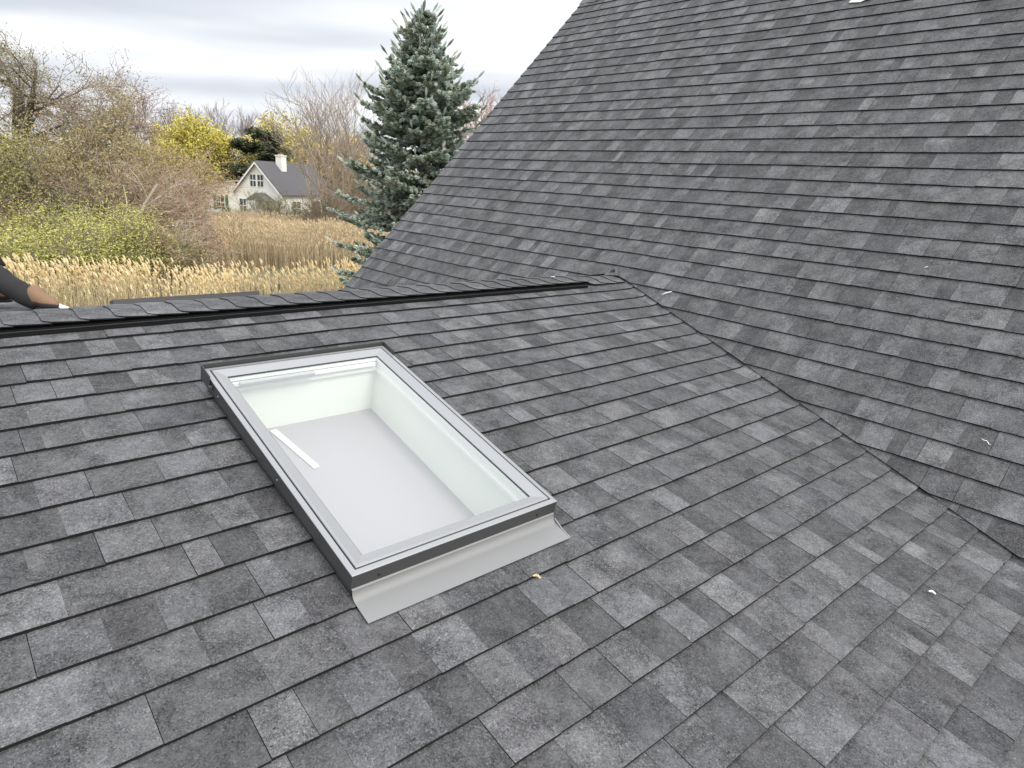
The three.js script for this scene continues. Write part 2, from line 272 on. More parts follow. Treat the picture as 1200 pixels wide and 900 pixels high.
// plastic ridge vent and its cap shingles
const VENT_X1 = -.462;
function crown(z, vent) { const k = vent ? .040 : .030, base = -(Math.sqrt(z * z + k * k) - k) * TA; return base + (vent ? .016 - .006 * (Math.abs(z) / .15) ** 2 + .026 * (Math.abs(z) / .15) ** 2 : .004 + .006 * (Math.abs(z) / .15)); }
{
  const vent = new THREE.Group(); vent.name = 'ridge_vent'; house.add(vent);
  const black = new THREE.MeshPhysicalMaterial({ color: rgb(.006, .006, .0065), roughness: .7, specularIntensity: .35 }), blackDull = black;
  const zs = [-.150, -.11, -.07, -.035, 0, .035, .07, .11, .150];
  { const m = new MB(), c = [1, 1, 1]; const top = zs.map(z => [z, crown(z, true) - .005]), bot = zs.map(z => [z, crown(z, true) - .012]);
    for (let i = 0; i + 1 < zs.length; i++) { m.quad([AX0, top[i + 1][1], top[i + 1][0]], [VENT_X1, top[i + 1][1], top[i + 1][0]], [VENT_X1, top[i][1], top[i][0]], [AX0, top[i][1], top[i][0]], c); m.quad([AX0, bot[i][1], bot[i][0]], [VENT_X1, bot[i][1], bot[i][0]], [VENT_X1, bot[i + 1][1], bot[i + 1][0]], [AX0, bot[i + 1][1], bot[i + 1][0]], c); m.quad([VENT_X1, bot[i][1], bot[i][0]], [VENT_X1, bot[i + 1][1], bot[i + 1][0]], [VENT_X1, top[i + 1][1], top[i + 1][0]], [VENT_X1, top[i][1], top[i][0]], c); }
    part('vent_body', m.geo(), black, vent); }
  for (const sgn of [1, -1]) {
    const sec = (z0, z1, y0, y1) => { const m = new MB(); m.box(AX0, y0, Math.min(sgn * z0, sgn * z1), VENT_X1, y1, Math.max(sgn * z0, sgn * z1), [1, 1, 1]); return m.geo(); };
    const yR = -.150 * TA;                                           // roof level under the vent's edge
    part('vent_edge', sec(.140, .150, yR + .004, yR + .029), black, vent);
    part('vent_louvre', sec(.1505, .1565, yR + .0190, yR + .0215), mat(.05, .05, .052, .35), vent);
    part('baffle', sec(.157, .161, yR - .002, yR + .018), black, vent);
    const rib = new THREE.BoxGeometry(.012, .004, .012);
    if (sgn > 0) for (let x = VENT_X1 - .12; x > -4.6; x -= .197) { const r = part('vent_foot', rib, mat(.10, .10, .10, .5), vent); r.position.set(x, yR - .0015, .168); r.rotation.x = PA; }
  }
  const R = mulberry(88); let i = 0;
  const N = 14;
  for (let x = AX0; x < -.02; x += .128, i++) {
    const onVent = x + .06 < VENT_X1, c = new MB(), t0 = pickTone(R), f = .85, t = t0.map(q => q * f + .17 * (1 - f)), hw = onVent ? .149 : .145, jit = (R() - .5) * .006, up0_ = .0062 + R() * .002;
    const W = .128 + .03, pt = (e, k, h) => { const w = -1 + 2 * k / N, z = w * hw, a = Math.max(0, Math.abs(z) - (hw - .034)) / .034; const cx = e === 0 ? .03 * (1 - Math.sqrt(Math.max(0, 1 - a * a))) : 0; const xx = e === 0 ? x + jit + cx : Math.min(x + W, onVent ? VENT_X1 + .02 : -.005); const drop = Math.max(0, Math.abs(z) - .12) * .10; return [xx, crown(z, onVent) + (e === 0 ? up0_ : .001) + h - drop, z]; };
    for (let k = 0; k < N; k++) { const A = pt(0, k, 0), B = pt(1, k, 0), C = pt(1, k + 1, 0), D = pt(0, k + 1, 0), A2 = pt(0, k, -.008), D2 = pt(0, k + 1, -.008); const o = i * .37; c.quad(D, C, B, A, t, [[D[0] + o, D[2]], [C[0] + o, C[2]], [B[0] + o, B[2]], [A[0] + o, A[2]]]); c.quad(A, A2, D2, D, ASPH); }
    { const D = pt(0, N, 0), C = pt(1, N, 0); c.quad([D[0], D[1] - .005, D[2]], [C[0], C[1] - .005, C[2]], C, D, ASPH); const A = pt(0, 0, 0), B = pt(1, 0, 0); c.quad(A, B, [B[0], B[1] - .005, B[2]], [A[0], A[1] - .005, A[2]], ASPH); }
    part('ridge_cap_shingle', c.geo(), shingleMats[i % 2], vent);
  }
  { const c = new MB(), t = [.2, .2, .2]; const q = [[-.10, .012, -.02], [-.005, .055, -.05], [.035, .072, .0], [-.03, .016, .06]]; c.quad(q[3], q[2], q[1], q[0], t); c.quad(q.map(a => [a[0], a[1] - .006, a[2]])[0], q.map(a => [a[0], a[1] - .006, a[2]])[1], q.map(a => [a[0], a[1] - .006, a[2]])[2], q.map(a => [a[0], a[1] - .006, a[2]])[3], ASPH); for (let k = 0; k < 4; k++) { const a = q[k], b = q[(k + 1) % 4]; c.quad(a, b, [b[0], b[1] - .006, b[2]], [a[0], a[1] - .006, a[2]], ASPH); } const e = part('ridge_end_shingle', c.geo(), shingleMats[0], vent); e.userData.label = 'shingle scrap turned up against the main roof at the ridge end'; }
}
// low rear dormer roof where the worker sits, with a white metal edge
{
  const y = z => -.022 + .113 * z, X1 = -3.42, Z1 = -2.9, m = new MB(), t = [.07, .07, .072];
  m.quad([AX0, y(-.06) - .012, -.06], [X1 - .01, y(-.06) - .012, -.06], [X1 - .01, y(Z1) - .012, Z1], [AX0, y(Z1) - .012, Z1], t); m.quad([AX0, y(Z1) - .03, Z1], [X1 - .01, y(Z1) - .03, Z1], [X1 - .01, y(-.06) - .03, -.06], [AX0, y(-.06) - .03, -.06], t);
  const deck = part('dormer_roof', m.geo(), vcol(.9), house);
  const all = [], R = mulberry(606); for (let k = 0; k < 20; k++) { let u = AX0; while (u < X1) { const e = Math.min(X1, u + .1 + R() * .18), z0 = -.06 - k * .14; all.push(tabGeo((a, s, h) => [a, y(-s) + h, -s], true, u, e, u, e, -z0 - .02, -z0 + .14, -.004, .006 + R() * .003, pickTone(R), k * 50 + (u * 10 | 0), 1)); u = e; } }
  part('shingle_field', mergeGeometries(all), shingleMats[1], deck).userData.kind = 'stuff';
  const e = new MB(); const zA = -.10, zB = Z1 - .02, P = (x, dy, z) => [x, y(z) + dy, z];
  e.quad(P(X1 - .045, .012, zA), P(X1 + .012, .012, zA), P(X1 + .012, .012, zB), P(X1 - .045, .012, zB), [.8, .8, .8]); e.quad(P(X1 + .012, -.10, zA), P(X1 + .012, -.10, zB), P(X1 + .012, .012, zB), P(X1 + .012, .012, zA), [.8, .8, .8]); e.quad(P(X1 - .045, .012, zA), P(X1 - .045, .012, zB), P(X1 - .045, .004, zB), P(X1 - .045, .004, zA), [.8, .8, .8]);
  part('white_edge_flashing', e.geo(), vcol(.4), house);
  const w = new MB(); w.quad([X1 - .01, y(-.1) - .03, -.1], [X1 - .01, y(Z1) - .03, Z1], [X1 - .01, -2.9 * TA - .2, Z1], [X1 - .01, -.1 * TA - .06, -.1], [.72, .72, .7]); w.quad([AX0, -2.9 * TA - .2, Z1], [X1 - .01, -2.9 * TA - .2, Z1], [X1 - .01, y(Z1) - .03, Z1], [AX0, y(Z1) - .03, Z1], [.72, .72, .7]);
  part('dormer_wall', w.geo(), vcol(.8), house);
}
// walls that carry the roofs
{
  const m = new MB(), c = [.62, .61, .58]; const eF = AS1 * Math.cos(PA) - .35, eR = -RS1 * Math.cos(PA) + .35;
  m.quad([AX0 + .3, GROUND, eF], [-1.2, GROUND, eF], [-1.2, -eF * TA - .06, eF], [AX0 + .3, -eF * TA - .06, eF], c);
  m.quad([-1.2, GROUND, eR], [AX0 + .3, GROUND, eR], [AX0 + .3, eR * TA - .06, eR], [-1.2, eR * TA - .06, eR], c);
  m.quad([AX0 + .3, GROUND, eR], [AX0 + .3, GROUND, eF], [AX0 + .3, -eF * TA - .06, eF], [AX0 + .3, eR * TA - .06, eR], c); m.tri([AX0 + .3, eR * TA - .06, eR], [AX0 + .3, -eF * TA - .06, eF], [AX0 + .3, -.07, 0], c);
  part('wing_wall', m.geo(), vcol(.85), house);
  const n = new MB(), rx = BSR * Math.cos(PB), ry = BSR * Math.sin(PB), x0 = BS0 * Math.cos(PB) + .35, x1 = rx * 2 - x0, yE = x0 * TB - .06;
  for (const z of [BZ0 + .22, BZ1 - .3]) { n.quad([x0, GROUND, z], [x1, GROUND, z], [x1, yE, z], [x0, yE, z], c); n.tri([x0, yE, z], [x1, yE, z], [rx, ry - .12, z], c); }
  for (const x of [x0, x1]) n.quad([x, GROUND, BZ0 + .22], [x, GROUND, BZ1 - .3], [x, yE, BZ1 - .3], [x, yE, BZ0 + .22], c);
  part('main_wall', n.geo(), vcol(.85), house);
}

// ---------------------------------------------------------------- skylight
const charcoal = new THREE.MeshStandardMaterial({ color: rgb(.052, .052, .054), roughness: .5 });   // near-black skirt, curb and head cover; the strip on top is lighter
const metalLight = new THREE.MeshStandardMaterial({ color: rgb(.37, .37, .37), metalness: .55, roughness: .5 });
const gasket = mat(.012, .012, .013, .6), whitePaint = mat(.83, .83, .81, .5), drywall = mat(.80, .82, .77, .95);
const dent = dataTex(128, (i, j) => .6 * vnoise(i / 16, j / 16, 71, 8) + .3 * vnoise(i / 32, j / 32, 72, 4) + .04 * hash2(i, j, 73));
function frameSide(prof, w, l, side) {                               // one mitred side of a rectangular frame, profile = [inset, height]
  const m = new MB(), c = [1, 1, 1]; const cor = (d, e) => { const X = w / 2 - d, Z = l / 2 - d; return side === 0 ? [e ? X : -X, Z] : side === 1 ? [X, e ? -Z : Z] : side === 2 ? [e ? -X : X, -Z] : [-X, e ? Z : -Z]; };
  for (let k = 0; k < prof.length; k++) { const a = prof[k], b = prof[(k + 1) % prof.length]; const p = (q, e) => { const [x, z] = cor(q[0], e); return [x, q[1], z]; }; m.quad(p(a, 0), p(a, 1), p(b, 1), p(b, 0), c); }
  for (const e of [0, 1]) { const f = prof.map(q => { const [x, z] = cor(q[0], e); return [x, q[1], z]; }); for (let k = 1; k + 1 < f.length; k++) e ? m.tri(f[0], f[k + 1], f[k], c) : m.tri(f[0], f[k], f[k + 1], c); }
  return m.geo();
}
function makeSkylight(label) {
  const g = thing('skylight', label, 'skylight', 'skylights in the wing roof');
  const w = SKY_X1 - SKY_X0, l = SKY_S1 - SKY_S0;
  const ring = (name, prof, m, parent = g, dw = 0) => [0, 1, 2, 3].map(s => part(name, frameSide(prof, w + dw, l + dw, s), m, parent));
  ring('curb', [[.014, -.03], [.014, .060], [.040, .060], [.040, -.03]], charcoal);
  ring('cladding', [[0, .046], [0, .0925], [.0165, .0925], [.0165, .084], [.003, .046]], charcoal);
  ring('cover_strip', [[-.0008, .0927], [-.0004, .0945], [.0015, .0955], [.0163, .0965], [.0163, .0927]], metalLight);
  ring('gasket', [[.0165, .074], [.0165, .0905], [.0215, .0905], [.0215, .074]], gasket);
  const sash = ring('sash_rail', [[.0220, .074], [.0220, .0965], [.0240, .0985], [.0300, .0985], [.0655, .0870], [.0655, .080], [.03, .074]], metalLight);
  ring('glazing_bead', [[.0657, .0800], [.0657, .0862], [.0675, .0850], [.0675, .0800]], gasket);
  const pane = part('glass_pane', new THREE.PlaneGeometry(w - .134, l - .134).rotateX(-Math.PI / 2).translate(0, .0842, 0), new THREE.MeshPhysicalMaterial({ color: rgb(.965, .99, .97), transmission: 1, thickness: 0, roughness: .015, ior: 1.85 }), g);
  ring('inner_frame', [[.046, .030], [.046, .079], [.0650, .079], [.0650, .062], [.057, .058], [.057, .030]], whitePaint);
  ring('inner_lip', [[.040, .002], [.040, .0295], [.0640, .0295], [.0640, .014], [.050, .002]], whitePaint);
  ring('shaft_wall', [[.036, -.215], [.036, .0015], [.047, .0015], [.047, -.215]], drywall);
  part('shaft_panel', new THREE.BoxGeometry(w - .081, .012, l - .081).translate(0, -.206, 0), mat(.41, .385, .405, .8), g);
  { const b = part('batten', new THREE.BoxGeometry(.026, .006, .30), whitePaint, g); b.position.set(-.105, -.1955, -.37); b.rotation.y = .175; }
  { const b = part('vent_flap', new THREE.BoxGeometry(.30, .010, .016), mat(.42, .42, .43, .5), g); b.position.set(-.13, .060, -l / 2 + .088); const c = part('vent_rail', new THREE.BoxGeometry(w - .15, .014, .010), whitePaint, g); c.position.set(0, .052, -l / 2 + .0735); }
  // head cover: raised lip along the top edge, turned a hand's width down both sides
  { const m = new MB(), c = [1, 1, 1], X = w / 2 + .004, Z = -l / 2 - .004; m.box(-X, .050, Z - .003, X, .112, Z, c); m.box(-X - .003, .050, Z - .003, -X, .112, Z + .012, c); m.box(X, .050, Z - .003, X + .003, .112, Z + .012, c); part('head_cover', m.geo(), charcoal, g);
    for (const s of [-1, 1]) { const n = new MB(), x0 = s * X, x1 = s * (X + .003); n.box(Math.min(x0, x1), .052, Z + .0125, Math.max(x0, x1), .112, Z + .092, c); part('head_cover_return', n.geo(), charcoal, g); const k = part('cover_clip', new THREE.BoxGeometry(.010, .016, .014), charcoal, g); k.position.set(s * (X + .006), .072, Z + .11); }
    for (const x of [-.33, .33]) { const k = part('screw', new THREE.CylinderGeometry(.0035, .0035, .003, 8).rotateX(Math.PI / 2), gasket, g); k.position.set(x - .03 * Math.sign(x), .064, l / 2 + .001); } 
    for (const z of [-.43, .1]) { const k = part('screw', new THREE.CylinderGeometry(.0035, .0035, .003, 8).rotateZ(Math.PI / 2), metalLight, g); k.position.set(-w / 2 - .001, .066, z); } }
  // apron flashing below the sill, rolled out of the upstand on to the shingles
  { const pr = []; const N = 10; pr.push([l / 2 - .004, .047]); for (let k = 0; k <= N; k++) { const t = k / N * Math.PI / 2; pr.push([l / 2 + .004 + .026 * (1 - Math.cos(t)), .042 - .026 * Math.sin(t)]); } pr.push([l / 2 + .060, .0150], [l / 2 + .100, .0135]);
    const m = new MB(), c = [1, 1, 1], X0 = -w / 2 + .004, X1 = w / 2 - .002, th = .0012; for (let k = 0; k + 1 < pr.length; k++) { const a = pr[k], b = pr[k + 1]; const n = m.p.length; m.quad([X0, b[1], b[0]], [X1, b[1], b[0]], [X1, a[1], a[0]], [X0, a[1], a[0]], c, [[0, b[0] * 3], [2.4, b[0] * 3], [2.4, a[0] * 3], [0, a[0] * 3]]); m.quad([X0, a[1] - th, a[0]], [X1, a[1] - th, a[0]], [X1, b[1] - th, b[0]], [X0, b[1] - th, b[0]], c); }
    const q = pr[pr.length - 1]; m.quad([X0, q[1] - th, q[0]], [X1, q[1] - th, q[0]], [X1, q[1], q[0]], [X0, q[1], q[0]], c);
    part('apron_flashing', m.geo(), new THREE.MeshStandardMaterial({ color: rgb(.25, .25, .247), metalness: .15, roughness: .6, bumpMap: dent, bumpScale: .0015 }), g);
    const rim = new MB(); rim.tube([X1, .014, l / 2 + .1], [X1, .0165, l / 2 + .058], .0022, .0022, 6, c); rim.tube([X1, .0165, l / 2 + .058], [X1, .030, l / 2 + .014], .0022, .0022, 6, c); part('flashing_hem', rim.geo(), metalLight, g); }
  return g;
}
const sx = (SKY_X0 + SKY_X1) / 2, sm = (SKY_S0 + SKY_S1) / 2;
const skylight = makeSkylight('large grey framed skylight with clear glass in the near slope of the wing roof');
skylight.position.set(sx, -sm * Math.sin(PA), sm * Math.cos(PA)); skylight.rotation.x = PA;
const twin = skylight.clone(); twin.name = numbered('skylight'); tag(twin, 'dark skylight head showing as a low bar just behind the shingled ridge', 'skylight', 'skylights in the wing roof'); scene.add(twin);
twin.position.set(sx + .012, -sm * Math.sin(PA), -sm * Math.cos(PA)); twin.quaternion.setFromEuler(new THREE.Euler(0, Math.PI, 0)).multiply(new THREE.Quaternion().setFromEuler(new THREE.Euler(PA, 0, 0)));

// ---------------------------------------------------------------- scraps lying on the roofs
function scrap(name, label, pts, w, m, lift) {                      // thin bent strip through points
  const b = new MB(); for (let k = 0; k + 1 < pts.length; k++) { const p = pts[k], q = pts[k + 1]; b.tube(p, q, w * (k ? 1 : .5), w * (k + 2 === pts.length ? .5 : 1), 5, [1, 1, 1]); }
  const o = part(numbered(name), b.geo(), m, scene); return tag(o, label, 'debris', 'scraps left on the roof');
}
const whiteScrap = mat(.82, .82, .80, .6), strawScrap = mat(.62, .50, .28, .8);
scrap('film_strip', 'short white plastic strip on the main roof beside the ridge end', [posB(.520, -.105, .016), posB(.545, -.085, .02), posB(.578, -.062, .017)], .0052, whiteScrap);
scrap('leaf_scrap', 'tiny pale yellow leaf scrap below the skylight flashing', [posA(-2.675, 2.100, .014), posA(-2.664, 2.106, .018), posA(-2.658, 2.118, .013)], .005, strawScrap);
scrap('white_chip', 'tiny white chip on the lower wing roof away from the skylight', [posA(-1.366, 2.845, .014), posA(-1.355, 2.852, .016), posA(-1.350, 2.866, .012)], .0052, whiteScrap);
scrap('thread_scrap', 'thin white curled thread on the main roof low by the valley', [posB(2.59, -.532, .014), posB(2.603, -.541, .018), posB(2.614, -.538, .016), posB(2.628, -.553, .016), posB(2.634, -.551, .014)], .0016, whiteScrap);
scrap('white_fleck', 'tiny white fleck in the middle of the main roof', [posB(1.985, .420, .013), posB(2.000, .428, .015)], .0042, whiteScrap);
scrap('ridge_chip', 'tiny white chip on the ridge cap near the end of the vent', [[-.66, .026, -.01], [-.645, .030, .012]], .006, whiteScrap);
{ const b = new MB(), q = [posB(.40, 3.07, .012), posB(.50, 3.055, .012), posB(.62, 3.10, .03), posB(.60, 3.22, .03), posB(.45, 3.21, .015)]; const n = q.map(p => [p[0] - .004, p[1] + .004, p[2]]); for (let k = 1; k < 4; k++) { b.tri(n[0], n[k], n[k + 1], [1, 1, 1]); b.tri(q[0], q[k + 1], q[k], [1, 1, 1]); } for (let k = 0; k < 5; k++) { const j = (k + 1) % 5; b.quad(q[k], q[j], n[j], n[k], [1, 1, 1]); } tag(part('paper_sheet', b.geo(), mat(.85, .85, .85, .7), scene), 'white paper sheet lying high on the main roof', 'paper', 'scraps left on the roof'); }

// ---------------------------------------------------------------- ground, water
const groundTex = dataTex(512, (i, j) => { const n = .45 * vnoise(i / 8, j / 8, 21, 64) + .35 * vnoise(i / 32, j / 32, 22, 16) + .4 * (hash2(i, j, 23) - .5), q = vnoise(i / 64, j / 64, 24, 8); return [.30 + .35 * n + .10 * q, .29 + .33 * n, .17 + .22 * n - .04 * q]; }, false);
{
  const g = new THREE.PlaneGeometry(3000, 3000, 1, 1).rotateX(-Math.PI / 2); const uv = g.attributes.uv; for (let i = 0; i < uv.count; i++) uv.setXY(i, uv.getX(i) * 500, uv.getY(i) * 500);
  const m = new THREE.Mesh(g, new THREE.MeshStandardMaterial({ map: groundTex, color: rgb(.34, .34, .32), roughness: 1 })); m.position.y = GROUND; m.name = 'ground'; m.userData.kind = 'structure'; scene.add(shade(m));
  const a = site(-420, 33, GROUND + .03), b = site(760, 33, GROUND + .03), c = site(700, 43.5, GROUND + .03), d = site(-360, 43.5, GROUND + .03);
  const w = new MB(); w.quad(a.toArray(), b.toArray(), c.toArray(), d.toArray(), [1, 1, 1]);
  const wm = part('water', w.geo(), new THREE.MeshStandardMaterial({ color: rgb(.016, .018, .015), roughness: .12 }), scene); wm.userData.kind = 'structure';
}

// ---------------------------------------------------------------- trees
const barkMat = vcol(.95), leafMat = vcol(.9, { side: THREE.DoubleSide });
const vary = (c, R, a) => { const k = 1 + (R() - .5) * a; return [c[0] * k * (1 + (R() - .5) * a * .5), c[1] * k, c[2] * k * (1 + (R() - .5) * a * .5)]; };
function dirJit(d, a, R) { const v = new THREE.Vector3(R() - .5, R() - .5, R() - .5).multiplyScalar(2 * a); return d.clone().add(v).normalize(); }
/* o: height, spread, levels, kids, ratio, up, r0, bark, leaf (colours), leafN, leafSize, trunkLen, stems */
function growTree(seed, o) {
  const R = mulberry(seed), trunk = new MB(), twigs = new MB(), tips = [];
  const rec = (p, d, len, r, lev) => {
    const n = lev === 0 ? 5 : lev === 1 ? 4 : lev === 2 ? 3 : 2, m = lev <= (o.trunkLevels ?? 1) ? trunk : twigs, sides = lev === 0 ? 7 : lev === 1 ? 5 : 3;
    let q = p.clone(), dd = d.clone(); const pts = [q.clone()], dirs = [dd.clone()];
    const rEnd = r * (lev === 0 ? .55 : .42);
    for (let k = 0; k < n; k++) { dd = dirJit(dd, (o.wob ?? .16) * (lev === 0 ? .5 : 1), R); dd.y += (o.up ?? .06) * (lev ? 1 : .3); dd.normalize(); const e = q.clone().addScaledVector(dd, len / n); const ra = r + (rEnd - r) * k / n, rb = r + (rEnd - r) * (k + 1) / n; m.tube(q.toArray(), e.toArray(), ra, rb, sides, vary(lev > 2 && o.twig ? o.twig : o.bark, R, .25)); q = e; pts.push(q.clone()); dirs.push(dd.clone()); }
    if (lev >= o.levels) { tips.push([q, dd]); return; }
    const kids = o.kids[Math.min(lev, o.kids.length - 1)];
    for (let k = 0; k < kids; k++) {
      const t = lev === 0 ? (o.low ?? .35) + (1 - (o.low ?? .35)) * (k + R() * .6) / kids : .25 + .75 * (k + R() * .5) / kids, f = Math.min(.999, t) * n, i = Math.floor(f), pp = pts[i].clone().lerp(pts[i + 1], f - i), bd = dirs[i + 1];
      const an = R() * 6.283 + k * 2.4; const e1 = new THREE.Vector3(Math.cos(an), 0, Math.sin(an)); e1.addScaledVector(bd, -e1.dot(bd)).normalize();
      const sp = (o.angle ?? .75) * (.7 + .6 * R()), nd = bd.clone().multiplyScalar(Math.cos(sp)).addScaledVector(e1, Math.sin(sp));
      rec(pp, nd.normalize(), len * (o.ratio ?? .62) * (.75 + .5 * R()) * (lev === 0 ? 1.15 - .55 * t : 1), Math.max(o.rMin ?? .006, (r + (rEnd - r) * t) * .58), lev + 1);
    }
    tips.push([q, dd]);
  };
  const stems = o.stems ?? 1;
  for (let s = 0; s < stems; s++) { const a = s / stems * 6.283 + R(); const d = new THREE.Vector3(Math.cos(a) * (o.lean ?? 0), 1, Math.sin(a) * (o.lean ?? 0)).normalize(); rec(new THREE.Vector3(Math.cos(a) * .12 * (stems > 1), -.1, Math.sin(a) * .12 * (stems > 1)), d, o.height * (o.trunkLen ?? .5) * (.85 + .3 * R()), (o.r0 ?? o.height * .016) / Math.sqrt(stems), 0); }
  const leaves = twigs;
  if (o.leafN) for (let k = 0; k < o.leafN; k++) {
    const [p, d] = tips[R() * tips.length | 0], sz = o.leafSize * (.5 + R()) * (o.leafScale ?? .5), sp = o.leafSpread ?? .4;
    const c = [p.x + (R() + R() - 1) * sp, p.y + (R() + R() - 1) * sp, p.z + (R() + R() - 1) * sp];
    const a = new THREE.Vector3(R() - .5, R() - .5, R() - .5).normalize(), b = new THREE.Vector3(R() - .5, R() - .5, R() - .5).cross(a).normalize();
    const col = vary(o.leaf[R() * o.leaf.length | 0], R, .28);
    const P = (u, v) => [c[0] + (a.x * u + b.x * v) * sz, c[1] + (a.y * u + b.y * v) * sz, c[2] + (a.z * u + b.z * v) * sz];
    leaves.tri(P(-1, -.1), P(.2, -.5), P(1, .45), col);
  }
  // scale to the wanted height
  let top = 0; for (const m of [trunk, twigs]) for (let i = 1; i < m.p.length; i += 3) top = Math.max(top, m.p[i]);
  const f = o.height / top; for (const m of [trunk, twigs]) for (let i = 0; i < m.p.length; i += 3) { m.p[i] *= f * (o.wide ?? 1); m.p[i + 1] *= f; m.p[i + 2] *= f * (o.wide ?? 1); }
  return [trunk.geo(), twigs.geo()];
}
let tris = 0;
function plantTree(name, label, cat, group, at, turn, seed, o) {
  const g = thing(name, label, cat, group); const [a, b] = growTree(seed, o);
  part(o.stemName ?? 'trunk', a, barkMat, g); part('crown', b, leafMat, g); g.position.copy(at); g.rotation.y = turn; tris += (a.index.count + b.index.count) / 3; return g;
}
function again(src, label, at, turn, sc) { const c = src.clone(); c.name = numbered(src.name.replace(/_\d+$/, '')); c.userData = { ...src.userData, label }; c.position.copy(at); c.rotation.y = turn; c.scale.setScalar(sc); scene.add(c); return c; }
const bark = { grey: [.27, .23, .185], pale: [.32, .27, .21], brown: [.19, .14, .11], dark: [.11, .088, .068], tan: [.38, .29, .20] };
const tallAt = (px, py, d) => rise(px, py, d) - GROUND;

// big budding trees on the left bank
plantTree('budding_tree', 'tall bare tree with heavy spreading limbs and pale green buds', 'tree', 'trees on the left bank', site(16, 47), 0, 11, { height: tallAt(20, 16, 47), levels: 5, kids: [6, 5, 4, 4, 3], ratio: .60, angle: .85, up: .05, r0: .36, low: .3, bark: bark.dark, twig: bark.grey, rMin: .012, leafN: 11232, leafSize: .075, leafSpread: .45, leaf: [[0.328, 0.314, 0.137], [0.382, 0.355, 0.164], [0.273, 0.232, 0.137]], wide: 1.0 });
plantTree('budding_tree', 'broad tree hazy with olive buds, right of the tall spreading tree', 'tree', 'trees on the left bank', site(100, 44), 1, 23, { height: tallAt(100, 72, 44), levels: 5, kids: [7, 5, 4, 4, 3], ratio: .60, angle: .75, up: .04, r0: .26, low: .2, bark: bark.grey, twig: bark.tan, rMin: .011, leafN: 19440, leafSize: .085, leafSpread: .5, leaf: [[0.369, 0.314, 0.137], [0.328, 0.3, 0.123], [0.41, 0.328, 0.177]] });
plantTree('budding_tree', 'tree tipped with reddish purple buds behind the olive one', 'tree', 'trees on the left bank', site(112, 56), 2, 31, { height: tallAt(115, 54, 56), levels: 5, kids: [6, 5, 4, 4, 3], ratio: .60, angle: .75, up: .06, r0: .26, bark: bark.grey, twig: bark.brown, rMin: .012, leafN: 11232, leafSize: .09, leafSpread: .4, leaf: [[0.355, 0.177, 0.191], [0.3, 0.164, 0.164], [0.382, 0.246, 0.218]] });
plantTree('budding_tree', 'small tree with pinkish red buds standing against the sky', 'tree', 'trees on the left bank', site(152, 66), .4, 37, { height: tallAt(153, 94, 66), levels: 4, kids: [6, 5, 5, 4], ratio: .6, angle: .6, up: .10, r0: .2, bark: bark.grey, twig: bark.brown, rMin: .013, leafN: 4752, leafSize: .09, leafSpread: .4, leaf: [[0.382, 0.191, 0.205], [0.328, 0.191, 0.191]] });
plantTree('leafing_tree', 'olive green young tree in front of the tall spreading tree', 'tree', 'trees on the left bank', site(38, 41), .4, 41, { height: tallAt(40, 118, 41), levels: 4, kids: [8, 6, 5, 4], ratio: .62, angle: .8, up: .04, low: .1, r0: .2, bark: bark.grey, rMin: .012, leafN: 25920, leafSize: .085, leafSpread: .55, leaf: [[0.341, 0.328, 0.0958], [0.286, 0.273, 0.0958], [0.41, 0.369, 0.137], [0.26, 0.205, 0.109]] });
plantTree('leafing_tree', 'olive green tree with drooping twigs at the outer end of the wood', 'tree', 'trees on the left bank', site(-40, 43), .9, 43, { height: tallAt(-40, 100, 43), levels: 4, kids: [8, 6, 5, 4], ratio: .62, angle: .8, up: .02, low: .1, r0: .22, bark: bark.grey, rMin: .012, leafN: 19440, leafSize: .09, leafSpread: .55, leaf: [[0.314, 0.3, 0.0958], [0.355, 0.3, 0.123]] });
plantTree('leafing_tree', 'ochre tinted low tree behind the brown brush', 'tree', 'trees on the left bank', site(172, 58), .9, 47, { height: tallAt(170, 152, 58), levels: 4, kids: [8, 6, 5, 4], ratio: .62, angle: .8, up: .02, low: .1, r0: .16, bark: bark.grey, rMin: .012, leafN: 16200, leafSize: .09, leafSpread: .55, leaf: [[0.464, 0.328, 0.0958], [0.41, 0.314, 0.109], [0.369, 0.26, 0.137]], wide: 1.3 });
// brown twiggy brush
{
  const spots = [[60, 40, 172, 'brown leafless brush under the olive trees', 1.1], [118, 42, 160, 'thick brown brush beside the dark evergreen shrub', 1.0], [160, 43, 165, 'dusty pink brown brush with tangled twigs', 1.2], [180, 45, 158, 'tallest pinkish brown brush left of the white cottage', 1.2], [196, 47, 200, 'low brown brush where the bank meets the far reeds', 1.0], [182, 38, 226, 'grey brown tangle of twigs above the near reeds', 1.4], [8, 40, 190, 'brown leafless brush at the outer end of the bank', 1.2]];
  spots.forEach(([px, d, py, label, w], i) => plantTree('brush', label, 'bush', 'leafless brush on the left bank', site(px, d), i * 1.3, 60 + i, { height: tallAt(px, py, d), stems: 7, lean: .55, trunkLen: .55, levels: 4, kids: [5, 5, 5, 4], ratio: .60, angle: .7, up: .02, low: .15, r0: .14, bark: bark.grey, twig: [.50, .37, .27], rMin: .011, wob: .24, leafN: 3800, leafSize: .07, leafSpread: .5, leaf: [[0.439, 0.309, 0.195], [0.357, 0.244, 0.163], [0.39, 0.309, 0.163]], wide: w, stemName: 'stems' }));
}
